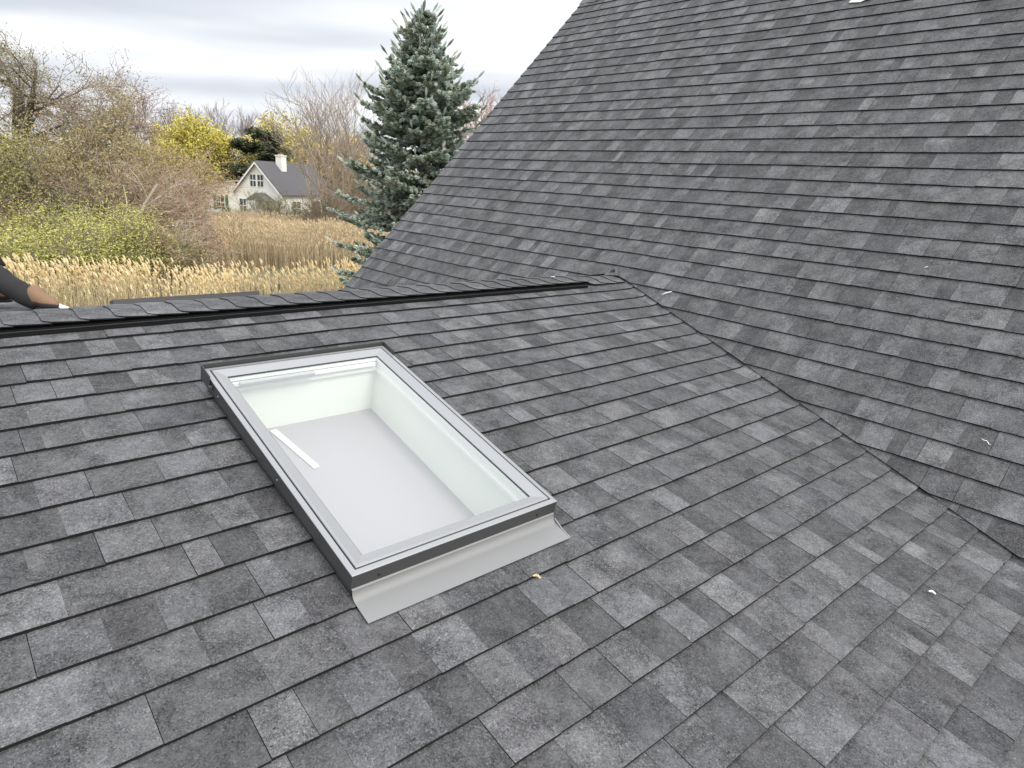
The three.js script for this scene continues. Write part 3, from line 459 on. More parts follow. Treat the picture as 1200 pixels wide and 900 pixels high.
// yellow-green bushes in front of the wood
{
  const spots = [[-12, 34, 212, 'bright green leafy bush at the outer end above the near reeds'], [30, 36, 220, 'yellow green bush full of fresh leaves among its neighbours'], [72, 35, 218, 'bright yellow green bush under the brown brush'], [112, 35.5, 228, 'rounded yellow green bush beside the tangle of dead twigs'], [142, 37, 246, 'smaller dull green bush next to the grey twigs']];
  spots.forEach(([px, d, py, label], i) => plantTree('leafy_bush', label, 'bush', 'fresh green bushes on the left bank', site(px, d), i * .9, 80 + i, { height: tallAt(px, py, d), stems: 6, lean: .7, trunkLen: .5, levels: 3, kids: [6, 6, 5], ratio: .6, angle: .8, up: .02, low: .1, r0: .10, bark: bark.grey, rMin: .01, wob: .2, leafN: 22000, leafSize: .07, leafSpread: .48, leaf: i === 4 ? [[0.325, 0.325, 0.114], [0.39, 0.325, 0.163]] : [[.52, .52, .12], [.45, .45, .12], [.34, .33, .11], [.57, .55, .15], [.38, .33, .17]], wide: 1.15, stemName: 'stems' }));
  plantTree('evergreen_shrub', 'dark green evergreen shrub among the brown brush', 'bush', null, site(117, 39), 0, 97, { height: tallAt(117, 186, 39), stems: 4, lean: .4, trunkLen: .6, levels: 3, kids: [7, 6, 5], ratio: .55, angle: .9, up: .02, low: .1, r0: .1, bark: bark.dark, rMin: .01, leafN: 7000, leafSize: .07, leafSpread: .4, leaf: [[0.0731, 0.0975, 0.0406], [0.0975, 0.122, 0.0488], [0.139, 0.155, 0.065]], stemName: 'stems' });
}
// dead, bleached limbs hanging out of the brush
{
  const spots = [[124, 36.8, 186, 'bleached dead limb rising before the dark evergreen shrub', 31, .1], [176, 36.2, 222, 'bleached dead branches arching over the near reeds', 57, .6], [36, 37.5, 214, 'pale dead branch reaching out of the left brush', 77, .5]];
  for (const [px, d, py, label, seed, lean] of spots) plantTree('dead_branch', label, 'branch', 'dead limbs in the brush', site(px, d), seed, seed, { height: tallAt(px, py, d), stems: lean > .3 ? 3 : 1, lean, trunkLen: .8, levels: 3, kids: [4, 4, 3], ratio: .5, angle: .8, up: -.04, low: .35, r0: .10, bark: [.42, .37, .29], rMin: .014, wob: .32, stemName: 'limb' });
}
// trees round the white cottage
plantTree('yellow_tree', 'round bright yellow green leafing tree beside the white cottage', 'tree', null, site(256, 92), 0, 131, { height: tallAt(258, 127, 92), levels: 4, kids: [9, 7, 6, 5], ratio: .60, angle: .85, up: .03, low: .18, r0: .26, bark: bark.grey, rMin: .012, leafN: 24000, leafSize: .15, leafSpread: .8, leafScale: .85, leaf: [[.58, .50, .09], [.52, .46, .10], [.44, .38, .08], [.62, .54, .14]], trunkLen: .42, wide: 1.02 });
plantTree('dark_conifer', 'dark green cone shaped evergreen behind the cottage gable', 'tree', null, site(292, 89), 0, 139, { height: tallAt(297, 146, 89), levels: 2, kids: [60, 9], ratio: .24, angle: 1.35, up: -.01, low: .06, r0: .2, bark: bark.dark, rMin: .02, trunkLen: 1, leafN: 16000, leafSize: .16, leafScale: 1.1, wide: 1.9, leafSpread: .45, leaf: [[0.0488, 0.065, 0.0293], [0.0731, 0.0813, 0.0325], [0.0406, 0.0488, 0.0244]] });
plantTree('olive_tree', 'wide olive gold leafing tree behind the cottage roof', 'tree', null, site(338, 104), 0, 149, { height: tallAt(340, 122, 104), levels: 4, kids: [9, 7, 6, 5], ratio: .62, angle: .8, up: .03, low: .15, r0: .28, bark: bark.grey, rMin: .013, leafN: 14000, leafSize: .16, leafScale: 1.1, leafSpread: .8, leaf: [[0.585, 0.52, 0.146], [0.488, 0.439, 0.146], [0.617, 0.52, 0.195]], trunkLen: .4, wide: 1.08 });
plantTree('olive_tree', 'smaller olive gold tree at the right end of the cottage', 'tree', null, site(392, 100), 2, 151, { height: tallAt(392, 148, 100), levels: 4, kids: [9, 7, 6, 5], ratio: .62, angle: .8, up: .03, low: .15, r0: .22, bark: bark.grey, rMin: .013, leafN: 9000, leafSize: .15, leafScale: 1.1, leafSpread: .7, leaf: [[0.585, 0.488, 0.163], [0.536, 0.39, 0.179]], trunkLen: .4, wide: 1.1 });
{
  const O = { levels: 4, kids: [6, 4, 4, 3], ratio: .60, angle: .50, up: .07, low: .25, bark: [.40, .33, .26], twig: [.40, .33, .27], rMin: .014, wob: .15 };
  plantTree('bare_tree', 'tall slender bare tree with upswept grey branches beside the cottage', 'tree', 'bare trees by the cottage', site(386, 66), 0, 161, { ...O, height: tallAt(372, 60, 66), stems: 3, lean: .13, trunkLen: .6, r0: .24 });
  plantTree('bare_tree', 'bare grey tree fanning out before the cottage roof', 'tree', 'bare trees by the cottage', site(376, 70), 1.1, 163, { ...O, height: tallAt(345, 66, 70), stems: 3, lean: .30, trunkLen: .7, r0: .22, angle: .5 });
  plantTree('bare_tree', 'bare tree close beside the blue spruce', 'tree', 'bare trees by the cottage', site(404, 64), 2.3, 167, { ...O, height: tallAt(402, 82, 64), stems: 3, lean: .18, trunkLen: .6, r0: .18 });
  for (const [px, d, py, label, seed] of [[380, 58, 205, 'twiggy brown thicket at the foot of the bare trees', 171], [400, 60, 195, 'second brown thicket between bare trees and spruce', 173], [420, 62, 186, 'brown thicket half hidden by the blue spruce', 175]]) plantTree('thicket', label, 'bush', 'thickets by the cottage', site(px, d), seed, seed, { height: tallAt(px, py, d), stems: 9, lean: .4, trunkLen: .6, levels: 3, kids: [6, 5, 5], ratio: .55, angle: .55, up: .05, low: .15, r0: .12, bark: bark.grey, twig: [.26, .20, .15], rMin: .012, leafN: 1600, leafSize: .08, leafSpread: .4, leaf: [[0.423, 0.325, 0.163], [0.357, 0.309, 0.13]], stemName: 'stems' });
  for (const [px, d, py, label, seed, w] of [[308, 72, 212, 'light green shrub before the cottage door', 181, .9], [268, 73, 240, 'thin grey shrub under the cottage window', 183, 1.2], [340, 73, 226, 'dull green shrub along the cottage side wall', 185, 1.4]]) plantTree('garden_shrub', label, 'bush', 'shrubs before the cottage', site(px, d), seed, seed, { height: tallAt(px, py, d), stems: 6, lean: .5, trunkLen: .55, levels: 3, kids: [6, 5, 5], ratio: .55, angle: .7, up: .04, low: .2, r0: .09, bark: bark.grey, rMin: .01, leafN: 2600, leafSize: .09, leafSpread: .4, leaf: [[0.357, 0.39, 0.146], [0.423, 0.423, 0.179], [0.26, 0.276, 0.13]], wide: w, stemName: 'stems' });
}
// far row of bare trees and the reddish trees beyond the spruce
{
  const O = { levels: 4, kids: [7, 5, 4, 4], ratio: .55, angle: .38, up: .10, low: .3, bark: [.27, .24, .23], twig: [.33, .29, .28], rMin: .02, wob: .10, trunkLen: .62, height: 15, r0: .22 };
  const protos = [201, 203, 207].map((s, i) => plantTree('distant_tree', 'bare grey tree of the far row on the skyline', 'tree', 'far row of bare trees', site([181, 196, 212][i], 138), i, s, O));
  const R = mulberry(4); const h0 = tallAt(215, 117, 138) / 15; protos.forEach(p => p.scale.setScalar(h0 * (.9 + .2 * R())));
  for (let px = 224, i = 0; px < 440; px += 11.5 + R() * 6, i++) again(protos[i % 3], 'bare grey tree of the far row on the skyline', site(px, 134 + R() * 16), R() * 6, h0 * (.88 + .24 * R()) * (px > 340 ? .85 : 1));
  const low = plantTree('distant_thicket', 'brown thicket closing the horizon behind the bank', 'bush', 'far brown thickets', site(150, 118), 0, 211, { height: 7, stems: 7, lean: .5, trunkLen: .55, levels: 3, kids: [6, 6, 5], ratio: .58, angle: .7, up: .03, low: .1, r0: .16, bark: bark.grey, twig: [.25, .19, .15], rMin: .02, leafN: 5000, leafSize: .17, leafSpread: .8, leaf: [[0.406, 0.325, 0.195], [0.357, 0.26, 0.179], [0.325, 0.293, 0.13]], wide: 1.5, stemName: 'stems' });
  for (const [px, d, s] of [[-60, 116, 1.2], [-10, 110, 1.2], [45, 116, 1.2], [100, 112, 1.1], [190, 114, 1.0], [225, 118, .95], [262, 122, .9], [300, 124, .9], [345, 122, 1], [385, 118, 1], [425, 116, 1.05], [445, 110, 1.2], [468, 114, 1.3], [490, 108, 1.3], [512, 118, 1.3], [535, 110, 1.2], [556, 114, 1.2], [600, 118, 1.1]]) again(low, 'brown thicket closing the horizon behind the bank', site(px, d), px, s);
  for (const [px, d, py, label, seed] of [[566, 60, 86, 'bare tree with reddish pink buds right of the blue spruce', 221], [598, 64, 104, 'second reddish budding tree close against the roof edge', 223], [530, 66, 120, 'reddish budding tree half behind the blue spruce', 225]]) plantTree('red_budding_tree', label, 'tree', 'reddish trees beyond the roof', site(px, d), seed, seed, { height: tallAt(px, py, d), levels: 4, kids: [7, 5, 5, 4], ratio: .58, angle: .5, up: .08, low: .25, r0: .2, bark: bark.grey, twig: [.33, .20, .17], rMin: .014, leafN: 1800, leafSize: .09, leafSpread: .4, leaf: [[0.617, 0.357, 0.309], [0.52, 0.325, 0.26]], trunkLen: .55 });
}
// blue spruce
{
  const g = thing('blue_spruce', 'blue green spruce tree standing just beyond the edge of the main roof', 'tree'); const D = 20, at = site(494, D), H = tallAt(487, 2, D) - .12, R = mulberry(303);
  const tr = new MB(), br = new MB(), nd = new MB(); const trunkPts = []; for (let k = 0; k <= 12; k++) trunkPts.push([.02 * Math.sin(k), H * k / 12 * .985, .02 * Math.cos(k * 1.7)]);
  for (let k = 0; k < 12; k++) tr.tube(trunkPts[k], trunkPts[k + 1], .17 * (1 - k / 12.3) + .012, .17 * (1 - (k + 1) / 12.3) + .012, 8, [.10, .075, .055]);
  const cols = [[.42, .50, .43], [.56, .64, .57], [.68, .75, .68], [.26, .31, .22], [.60, .66, .56], [.21, .24, .15]];
  const sprig = (p, d, L, r) => {                                     // a needle-covered shoot: faceted spindle of flaring needles
    const col = vary(cols[R() * cols.length | 0], R, .35); const e = Math.abs(d.y) < .9 ? new THREE.Vector3(d.z, 0, -d.x).normalize() : new THREE.Vector3(1, 0, 0), f = new THREE.Vector3().crossVectors(d, e);
    const rot = R() * 6; for (let k = 0; k < 5; k++) { const t = rot + k / 5 * 6.283, o = e.clone().multiplyScalar(Math.cos(t)).addScaledVector(f, Math.sin(t)), w = e.clone().multiplyScalar(-Math.sin(t)).addScaledVector(f, Math.cos(t));
      const a = p.clone(), b = p.clone().addScaledVector(d, L * .55).addScaledVector(o, r).addScaledVector(w, r * .55), c = p.clone().addScaledVector(d, L).addScaledVector(o, r * .35), q = p.clone().addScaledVector(d, L * .55).addScaledVector(o, r).addScaledVector(w, -r * .55); nd.quad(a.toArray(), q.toArray(), c.toArray(), b.toArray(), col); }
  };
  for (let h = .8; h < H - .12;) {
    const t = h / H, prof = Math.min(.80 * Math.pow(H - h, .95) + .05, .92 * Math.pow(H - h, .56)) * (t < .2 ? .8 + t : 1), n = 5 + (R() * 3 | 0), a0 = R() * 6;
    for (let b = 0; b < n; b++) {
      const an = a0 + b / n * 6.283 + (R() - .5) * .5, L = Math.max(.14, prof * (.58 + .55 * R())), rise_ = .30 * t - .10 + (R() - .5) * .16; let p = new THREE.Vector3(0, h + (R() - .5) * .12, 0); const N = Math.max(3, Math.ceil(L / .16)); const az = new THREE.Vector3(Math.cos(an), 0, Math.sin(an)), sd = new THREE.Vector3(-Math.sin(an), 0, Math.cos(an));
      for (let k = 0; k < N; k++) {
        const f = (k + .5) / N, dy = rise_ - .55 * f * (1 - t * .7) + .75 * f * f; const d = az.clone().addScaledVector(sd, (R() - .5) * .16); d.y = dy; d.normalize(); const q = p.clone().addScaledVector(d, L / N); br.tube(p.toArray(), q.toArray(), .022 * (1 - f) + .006, .022 * (1 - f - 1 / N) + .006, 4, [.11, .08, .055]);
        if (f > .18) for (const s of [-1, 1, 0]) {                     // side shoots, longer in the middle of the branch
          const sl = s === 0 ? .14 : Math.min(.62, L * .42) * (1.06 - f) + .10; const dd = d.clone().multiplyScalar(.75).addScaledVector(sd, s * .8); dd.y += -.10 + (R() - .5) * .25; dd.normalize(); const m = Math.max(1, Math.round(sl / .095)); let c = p.clone();
          for (let j = 0; j < m; j++) { const e = dirJit(dd, .22, R); sprig(c, e, .14 + R() * .07, .038 + R() * .018); if (R() < .75) sprig(c, dirJit(dd, .75, R), .12 + R() * .06, .036 + R() * .015); c.addScaledVector(dd, sl / m); }
        }
        p = q;
      }
      sprig(p, new THREE.Vector3(az.x, .35 + .9 * t, az.z).normalize(), .22 + .14 * t, .03);
    }
    h += .17 + .10 * (1 - t) * (.7 + .6 * R());
  }
  for (let k = 0; k < 12; k++) sprig(new THREE.Vector3(0, H - .45 + k * .04, 0), dirJit(new THREE.Vector3(0, 1, 0), .30, R), .15, .028);
  part('trunk', tr.geo(), barkMat, g); part('branches', br.geo(), barkMat, g); part('needles', nd.geo(), new THREE.MeshPhysicalMaterial({ vertexColors: true, roughness: 1, transmission: .35, thickness: 0, side: THREE.DoubleSide }), g).userData.kind = 'stuff'; g.position.copy(at); tris += nd.i.length / 3; 
}

// ---------------------------------------------------------------- reeds
{
  const clump = (seed, n, spread, H, straw) => {
    const R = mulberry(seed), m = new MB();
    for (let k = 0; k < n; k++) {
      const x = (R() - .5) * spread, z = (R() - .5) * spread, h = H * (.55 + .5 * R()), la = R() * 6.283, ln = .05 + .16 * R() * R(), dx = Math.cos(la) * ln, dz = Math.sin(la) * ln, c = vary(straw, R, .4), r = .006 + R() * .003;
      const P = f => [x + dx * h * f * f, h * f, z + dz * h * f * f]; m.tube(P(0), P(.5), r, r * .9, 3, c); m.tube(P(.5), P(1), r * .9, r * .6, 3, c);
      for (let j = 0; j < 2; j++) { const f = .10 + R() * .6, a = R() * 6.283, L = .35 + R() * .35, b = P(f), w = .008 + R() * .006, e = [b[0] + Math.cos(a) * L * .38, b[1] + L * (.95 - R() * .55), b[2] + Math.sin(a) * L * .38], mid = [(b[0] + e[0]) / 2, Math.max(b[1], e[1]) * .5 + (b[1] + e[1]) * .25 + .06, (b[2] + e[2]) / 2], cc = vary(straw, R, .5); m.quad([b[0] - w * Math.sin(a), b[1], b[2] + w * Math.cos(a)], [b[0] + w * Math.sin(a), b[1], b[2] - w * Math.cos(a)], [mid[0] + w * Math.sin(a), mid[1], mid[2] - w * Math.cos(a)], [mid[0] - w * Math.sin(a), mid[1], mid[2] + w * Math.cos(a)], cc); m.tri([mid[0] - w * Math.sin(a), mid[1], mid[2] + w * Math.cos(a)], [mid[0] + w * Math.sin(a), mid[1], mid[2] - w * Math.cos(a)], e, cc); }
      if (R() < .62) { const pl = .20 + R() * .16, droop = .12 + R() * .35, pc = vary([straw[0] * 1.12, straw[1] * 1.08, straw[2] * 1.02], R, .35), t = P(1), pa = 2.6 + (R() - .5) * 1.6, Q = f => [t[0] + Math.cos(pa) * pl * droop * f * f, t[1] - .03 + pl * f * (1 - .35 * droop * f), t[2] + Math.sin(pa) * pl * droop * f * f];
        m.tube(Q(0), Q(.35), .006, .028 + R() * .014, 5, pc); m.tube(Q(.35), Q(.7), .036, .024, 5, pc); m.tube(Q(.7), Q(1), .024, .003, 5, pc);
        for (let j = 0; j < 5; j++) { const f = .2 + R() * .6, b = Q(f), a = R() * 6.283; m.tri([b[0], b[1] - .03, b[2]], [b[0] + Math.cos(a) * .02, b[1] + .03, b[2] + Math.sin(a) * .02], [b[0] + Math.cos(a) * .065, b[1] + .05 * (R() - .2), b[2] + Math.sin(a) * .065], pc); } }
    }
    return m.geo();
  };
  const bed = (name, label, cl, N, px0, px1, d0, d1, seed, sc, keep) => {
    const R = mulberry(seed), I = new THREE.InstancedMesh(cl, leafMat, N), M = new THREE.Matrix4(), q = new THREE.Quaternion(), yv = new THREE.Vector3(0, 1, 0); let n = 0;
    while (n < N) { const px = px0 + (px1 - px0) * R(), d = Math.sqrt(d0 * d0 + (d1 * d1 - d0 * d0) * R()); if (keep && !keep(px, d, R)) continue; const p = site(px, d); q.setFromAxisAngle(yv, (R() - .5) * 1.3); const s = sc * (.86 + .28 * vnoise(p.x * .22, p.z * .22, 5)) * (.9 + .2 * R()); M.compose(p, q, new THREE.Vector3(s, s, s)); I.setMatrixAt(n, M); const k = .78 + .3 * vnoise(p.x * .5, p.z * .5, 9) + .2 * (R() - .5); I.setColorAt(n, rgb(k, k * (.97 + .05 * R()), k * (.93 + .1 * R()))); n++; }
    I.castShadow = I.receiveShadow = true; I.name = name; tag(I, label, 'reeds', null, 'stuff'); scene.add(I);
  };
  bed('near_reeds', 'sunlit straw coloured reeds with feathery plumes just beyond the ridge', clump(401, 12, 1.5, 2.35, [.74, .61, .38]), 500, -330, 720, 26.6, 30.4, 402, .86);
  bed('far_reeds', 'tall tan brown reed bed before the white cottage', clump(411, 14, 1.6, 2.3, [.70, .57, .39]), 2300, 196, 640, 44.5, 63, 412, 1.04);
  // green tufts at the foot of the near reeds
  const R = mulberry(500), gm = new MB(); for (let k = 0; k < 300; k++) { const a = R() * 6.283, l = .12 + R() * .3, x = (R() - .5) * 1.1, z = (R() - .5) * 1.1, c = vary([.13, .20, .05], R, .5), w = .012; gm.tri([x - w, 0, z], [x + w, 0, z + w], [x + Math.cos(a) * l * .5, l, z + Math.sin(a) * l * .5], c); }
  const tuft = gm.geo(), I = new THREE.InstancedMesh(tuft, leafMat, 260), M = new THREE.Matrix4(), q = new THREE.Quaternion(); for (let k = 0; k < 260; k++) { const p = site(-300 + R() * 900, 23.5 + R() * 3.6); q.setFromAxisAngle(new THREE.Vector3(0, 1, 0), R() * 6); const s = .7 + R() * .7; M.compose(p, q, new THREE.Vector3(s, s, s)); I.setMatrixAt(k, M); } I.name = 'grass'; I.castShadow = I.receiveShadow = true; tag(I, 'green grass tufts at the foot of the near reeds', 'grass', null, 'stuff'); scene.add(I);
}

// ---------------------------------------------------------------- white cottage and the far brown roof
function cottage() {
  const g = thing('white_cottage', 'small white clapboard cottage with steep grey roof and white chimney among the trees', 'house'); const D = 81, c = site(301, D);
  // local axes: x = along the gable wall to the viewer's right, z = out of the gable wall
  const W = 6.6, L = 8.6, E = 3.45, A = 6.55, wall = [.86, .84, .77];
  const clap = dataTex(64, (i, j) => { const f = (j % 16) / 16; return .82 + .16 * (f > .12 ? 1 : .6) * (.96 + .08 * hash2(i, j, 3)); }); clap.repeat.set(1, 1);
  const wm = new THREE.MeshStandardMaterial({ map: clap, bumpMap: clap, bumpScale: .01, vertexColors: true, roughness: .75 });
  const m = new MB(), hw = W / 2; const uvq = (a, b) => [[0, 0], [a, 0], [a, b], [0, b]];
  m.quad([-hw, 0, 0], [hw, 0, 0], [hw, E, 0], [-hw, E, 0], wall, uvq(3, 4)); m.tri([-hw, E, 0], [hw, E, 0], [0, A, 0], wall); m.quad([hw, 0, 0], [hw, 0, -L], [hw, E, -L], [hw, E, 0], wall, uvq(4, 4)); m.quad([-hw, 0, -L], [-hw, 0, 0], [-hw, E, 0], [-hw, E, -L], wall, uvq(4, 4)); m.quad([hw, 0, -L], [-hw, 0, -L], [-hw, E, -L], [hw, E, -L], wall, uvq(3, 4)); m.tri([hw, E, -L], [-hw, E, -L], [0, A, -L], wall);
  part('wall', m.geo(), wm, g);
  const slab = (pts, th) => { const b = new MB(), q = pts.map(p => [p[0], p[1] - th, p[2]]), k = [1, 1, 1]; b.quad(...pts, k); b.quad(q[3], q[2], q[1], q[0], k); for (let i = 0; i < 4; i++) b.quad(pts[i], q[i], q[(i + 1) % 4], pts[(i + 1) % 4], k); return b.geo(); };
  const rm = mat(.105, .10, .105, .9), o = .32, dy = o * (A - E) / hw;
  const roof = part('roof', slab([[hw + o, E - dy + .12, .35], [hw + o, E - dy + .12, -L - .35], [0, A + .12, -L - .35], [0, A + .12, .35]], .13), rm, g); part('roof', slab([[0, A + .121, .35], [0, A + .121, -L - .35], [-hw - o, E - dy + .12, -L - .35], [-hw - o, E - dy + .12, .35]], .13), rm, g);
  const trim = mat(.82, .82, .78, .6);
  for (const s of [-1, 1]) part('rake_trim', slab([[s * (hw + o), E - dy + .02, .37], [s * (hw + o), E - dy - .20, .371], [0, A - .20, .371], [0, A + .02, .37]], .03), trim, g);
  { const ch = new MB(); ch.box(.25, A - .9, -3.4, 1.05, A + .72, -2.6, [.82, .80, .74]); ch.box(.19, A + .72, -3.46, 1.11, A + .86, -2.54, [.80, .77, .70]); ch.box(.42, A + .86, -3.2, .88, A + 1.0, -2.8, [.45, .28, .2]); part('chimney', ch.geo(), vcol(.8), roof); }
  const lean = new MB(), LW = 4.6, hl = 3.75, hr = 4.35; lean.quad([-hw - LW, 0, -.06], [-hw, 0, -.06], [-hw, hr, -.06], [-hw - LW, hl, -.06], wall, uvq(2, 3)); lean.quad([-hw - LW, 0, -4], [-hw - LW, 0, -.06], [-hw - LW, hl, -.06], [-hw - LW, hl, -4], wall, uvq(2, 3)); part('lean_to_wall', lean.geo(), wm, g);
  part('lean_to_roof', slab([[-hw - LW - .25, hl + .05, .2], [-hw + .02, hr + .12, .2], [-hw + .02, hr + .12, -4.2], [-hw - LW - .25, hl + .05, -4.2]], .12), mat(.62, .60, .56, .7), g);
  const win = (x, y, w, h, face, z = 0) => { const f = face === 'front' ? (a, b, d) => [a, b, z + d] : (a, b, d) => [hw + d, b, a]; const bx = (x0, x1, y0, y1, d0, d1) => { const b = new MB(); const p = f(x0, y0, d0), q = f(x1, y1, d1); b.box(Math.min(p[0], q[0]), y0, Math.min(p[2], q[2]), Math.max(p[0], q[0]), y1, Math.max(p[2], q[2]), [1, 1, 1]); return b.geo(); };
    const fr = part('window', bx(x - w / 2, x + w / 2, y, y + h, .004, .05), mat(.82, .82, .78, .5), g); for (const k of [-1, 1]) for (const j of [0, 1]) { const cx = x + k * w / 4; part('pane', bx(cx - w / 4 + .05, cx + w / 4 - .04, y + j * h / 2 + .05, y + (j + 1) * h / 2 - .04, .053, .058), new THREE.MeshStandardMaterial({ color: rgb(.05, .06, .07), roughness: .08 }), fr); } return fr; };
  win(-.62, 3.95, .85, 1.3, 'front'); win(.42, 3.95, .85, 1.3, 'front'); win(-5.6, 1.25, 1.2, 1.5, 'front', -.06); win(-2.2, 1.1, 1.1, 1.5, 'front'); win(-2.2, 1.1, 1.3, 1.5, 'side'); win(-5.4, 1.1, 1.3, 1.5, 'side');
  for (const x of [-6.5, -4.7]) { const s = new MB(); s.box(x - .2, 1.2, -.055, x + .2, 2.8, -.005, [.07, .14, .09]); part('shutter', s.geo(), vcol(.7), g); }
  { const p = new MB(); p.box(.5, 0, .004, 1.5, 2.15, .06, [.10, .16, .11]); part('door', p.geo(), vcol(.6), g); const r = new MB(), k = [.10, .10, .105]; r.quad([-.5, 2.55, 1.5], [1, 3.4, 1.5], [1, 3.4, 0.07], [-.5, 2.55, 0.07], k); r.quad([1, 3.4, 1.5], [2.5, 2.55, 1.5], [2.5, 2.55, .07], [1, 3.4, .07], k); r.tri([-.5, 2.55, 1.5], [2.5, 2.55, 1.5], [1, 3.4, 1.5], [.13, .15, .12]); part('porch_roof', r.geo(), vcol(.85), g); for (const x of [-.35, 2.35]) { const q = new MB(); q.box(x - .07, 0, 1.3, x + .07, 2.56, 1.44, [.82, .82, .78]); part('porch_post', q.geo(), vcol(.6), g); } }
  const toCam = Math.atan2(CAM.x - c.x, CAM.z - c.z); g.position.copy(c); g.position.y = GROUND; g.rotation.y = toCam - 44 * D2R; return g;
}
cottage();
{
  const g = thing('brown_cottage', 'far house with reddish brown roof half hidden by bare trees', 'house'), c = site(405, 112); const m = new MB(), w = [.36, .22, .17], hw = 4, L = 10, E = 3.6, A = 7.2;
  for (const z of [0, -L]) { m.quad([-hw, 0, z], [hw, 0, z], [hw, E, z], [-hw, E, z], w); m.tri([-hw, E, z], [hw, E, z], [0, A, z], w); } for (const s of [-1, 1]) m.quad([s * hw, 0, 0], [s * hw, 0, -L], [s * hw, E, -L], [s * hw, E, 0], w); part('wall', m.geo(), vcol(.85), g);
  for (const s of [-1, 1]) { const r = new MB(), q = [[s * (hw + .4), E - .3, .4], [s * (hw + .4), E - .3, -L - .4], [0, A + .08, -L - .4], [0, A + .08, .4]]; r.quad(...q, [.40, .19, .13]); r.quad(...q.map(p => [p[0], p[1] - .14, p[2]]).reverse(), [.30, .15, .10]); for (let i = 0; i < 4; i++) { const a = q[i], b = q[(i + 1) % 4]; r.quad(a, b, [b[0], b[1] - .14, b[2]], [a[0], a[1] - .14, a[2]], [.30, .15, .10]); } part('roof', r.geo(), vcol(.85), g); }
  const pn = new MB(); pn.box(-.6, 4.2, .01, .6, 5.4, .06, [.05, .06, .07]); part('window', pn.geo(), vcol(.2), g);
  g.position.copy(c); g.rotation.y = Math.atan2(CAM.x - c.x, CAM.z - c.z) - .9;
}

// ---------------------------------------------------------------- the worker on the rear dormer roof
function blobMesh(bones, cell, k, colour) {                          // smooth union of tapered capsules, meshed on a grid
  const lo = [1e9, 1e9, 1e9], hi = [-1e9, -1e9, -1e9]; for (const b of bones) for (const e of [[b[0], b[2]], [b[1], b[3]]]) for (let a = 0; a < 3; a++) { lo[a] = Math.min(lo[a], e[0][a] - e[1] - .03); hi[a] = Math.max(hi[a], e[0][a] + e[1] + .03); }
  const side = Math.max(hi[0] - lo[0], hi[1] - lo[1], hi[2] - lo[2]), N = Math.ceil(side / cell) + 4, mid = [0, 1, 2].map(a => (lo[a] + hi[a]) / 2);
  const mc = new MarchingCubes(N, new THREE.MeshStandardMaterial(), false, false, 400000); mc.isolation = 0; const half = side / 2 * (1 + 4 / N);
  const dist = (x, y, z) => { let s = 0, best = 1e9; for (const b of bones) { const p = b[0], q = b[1], dx = q[0] - p[0], dy = q[1] - p[1], dz = q[2] - p[2], L = dx * dx + dy * dy + dz * dz || 1e-9; let t = ((x - p[0]) * dx + (y - p[1]) * dy + (z - p[2]) * dz) / L; t = Math.max(0, Math.min(1, t)); const d = Math.hypot(x - p[0] - dx * t, y - p[1] - dy * t, z - p[2] - dz * t) - (b[2] + (b[3] - b[2]) * t); if (d < .15) s += Math.exp(-d / k); best = Math.min(best, d); } return s > 0 ? -k * Math.log(s) : best; };
  for (let c = 0; c < N; c++) for (let b = 0; b < N; b++) for (let a = 0; a < N; a++) mc.field[a + b * N + c * N * N] = -dist(mid[0] + ((a - N / 2) / (N / 2)) * half, mid[1] + ((b - N / 2) / (N / 2)) * half, mid[2] + ((c - N / 2) / (N / 2)) * half);
  mc.update(); const n = mc.count, g = new THREE.BufferGeometry(), P = new Float32Array(n * 3), C = new Float32Array(n * 3);
  for (let i = 0; i < n; i++) { const p = [0, 1, 2].map(a => mid[a] + mc.positionArray[i * 3 + a] * half); P.set(p, i * 3); C.set(colour(p), i * 3); }
  g.setAttribute('position', new THREE.BufferAttribute(P, 3)); g.setAttribute('normal', new THREE.BufferAttribute(mc.normalArray.slice(0, n * 3), 3)); g.setAttribute('color', new THREE.BufferAttribute(C, 3)); g.setAttribute('uv', new THREE.BufferAttribute(new Float32Array(n * 2), 2)); return g;
}
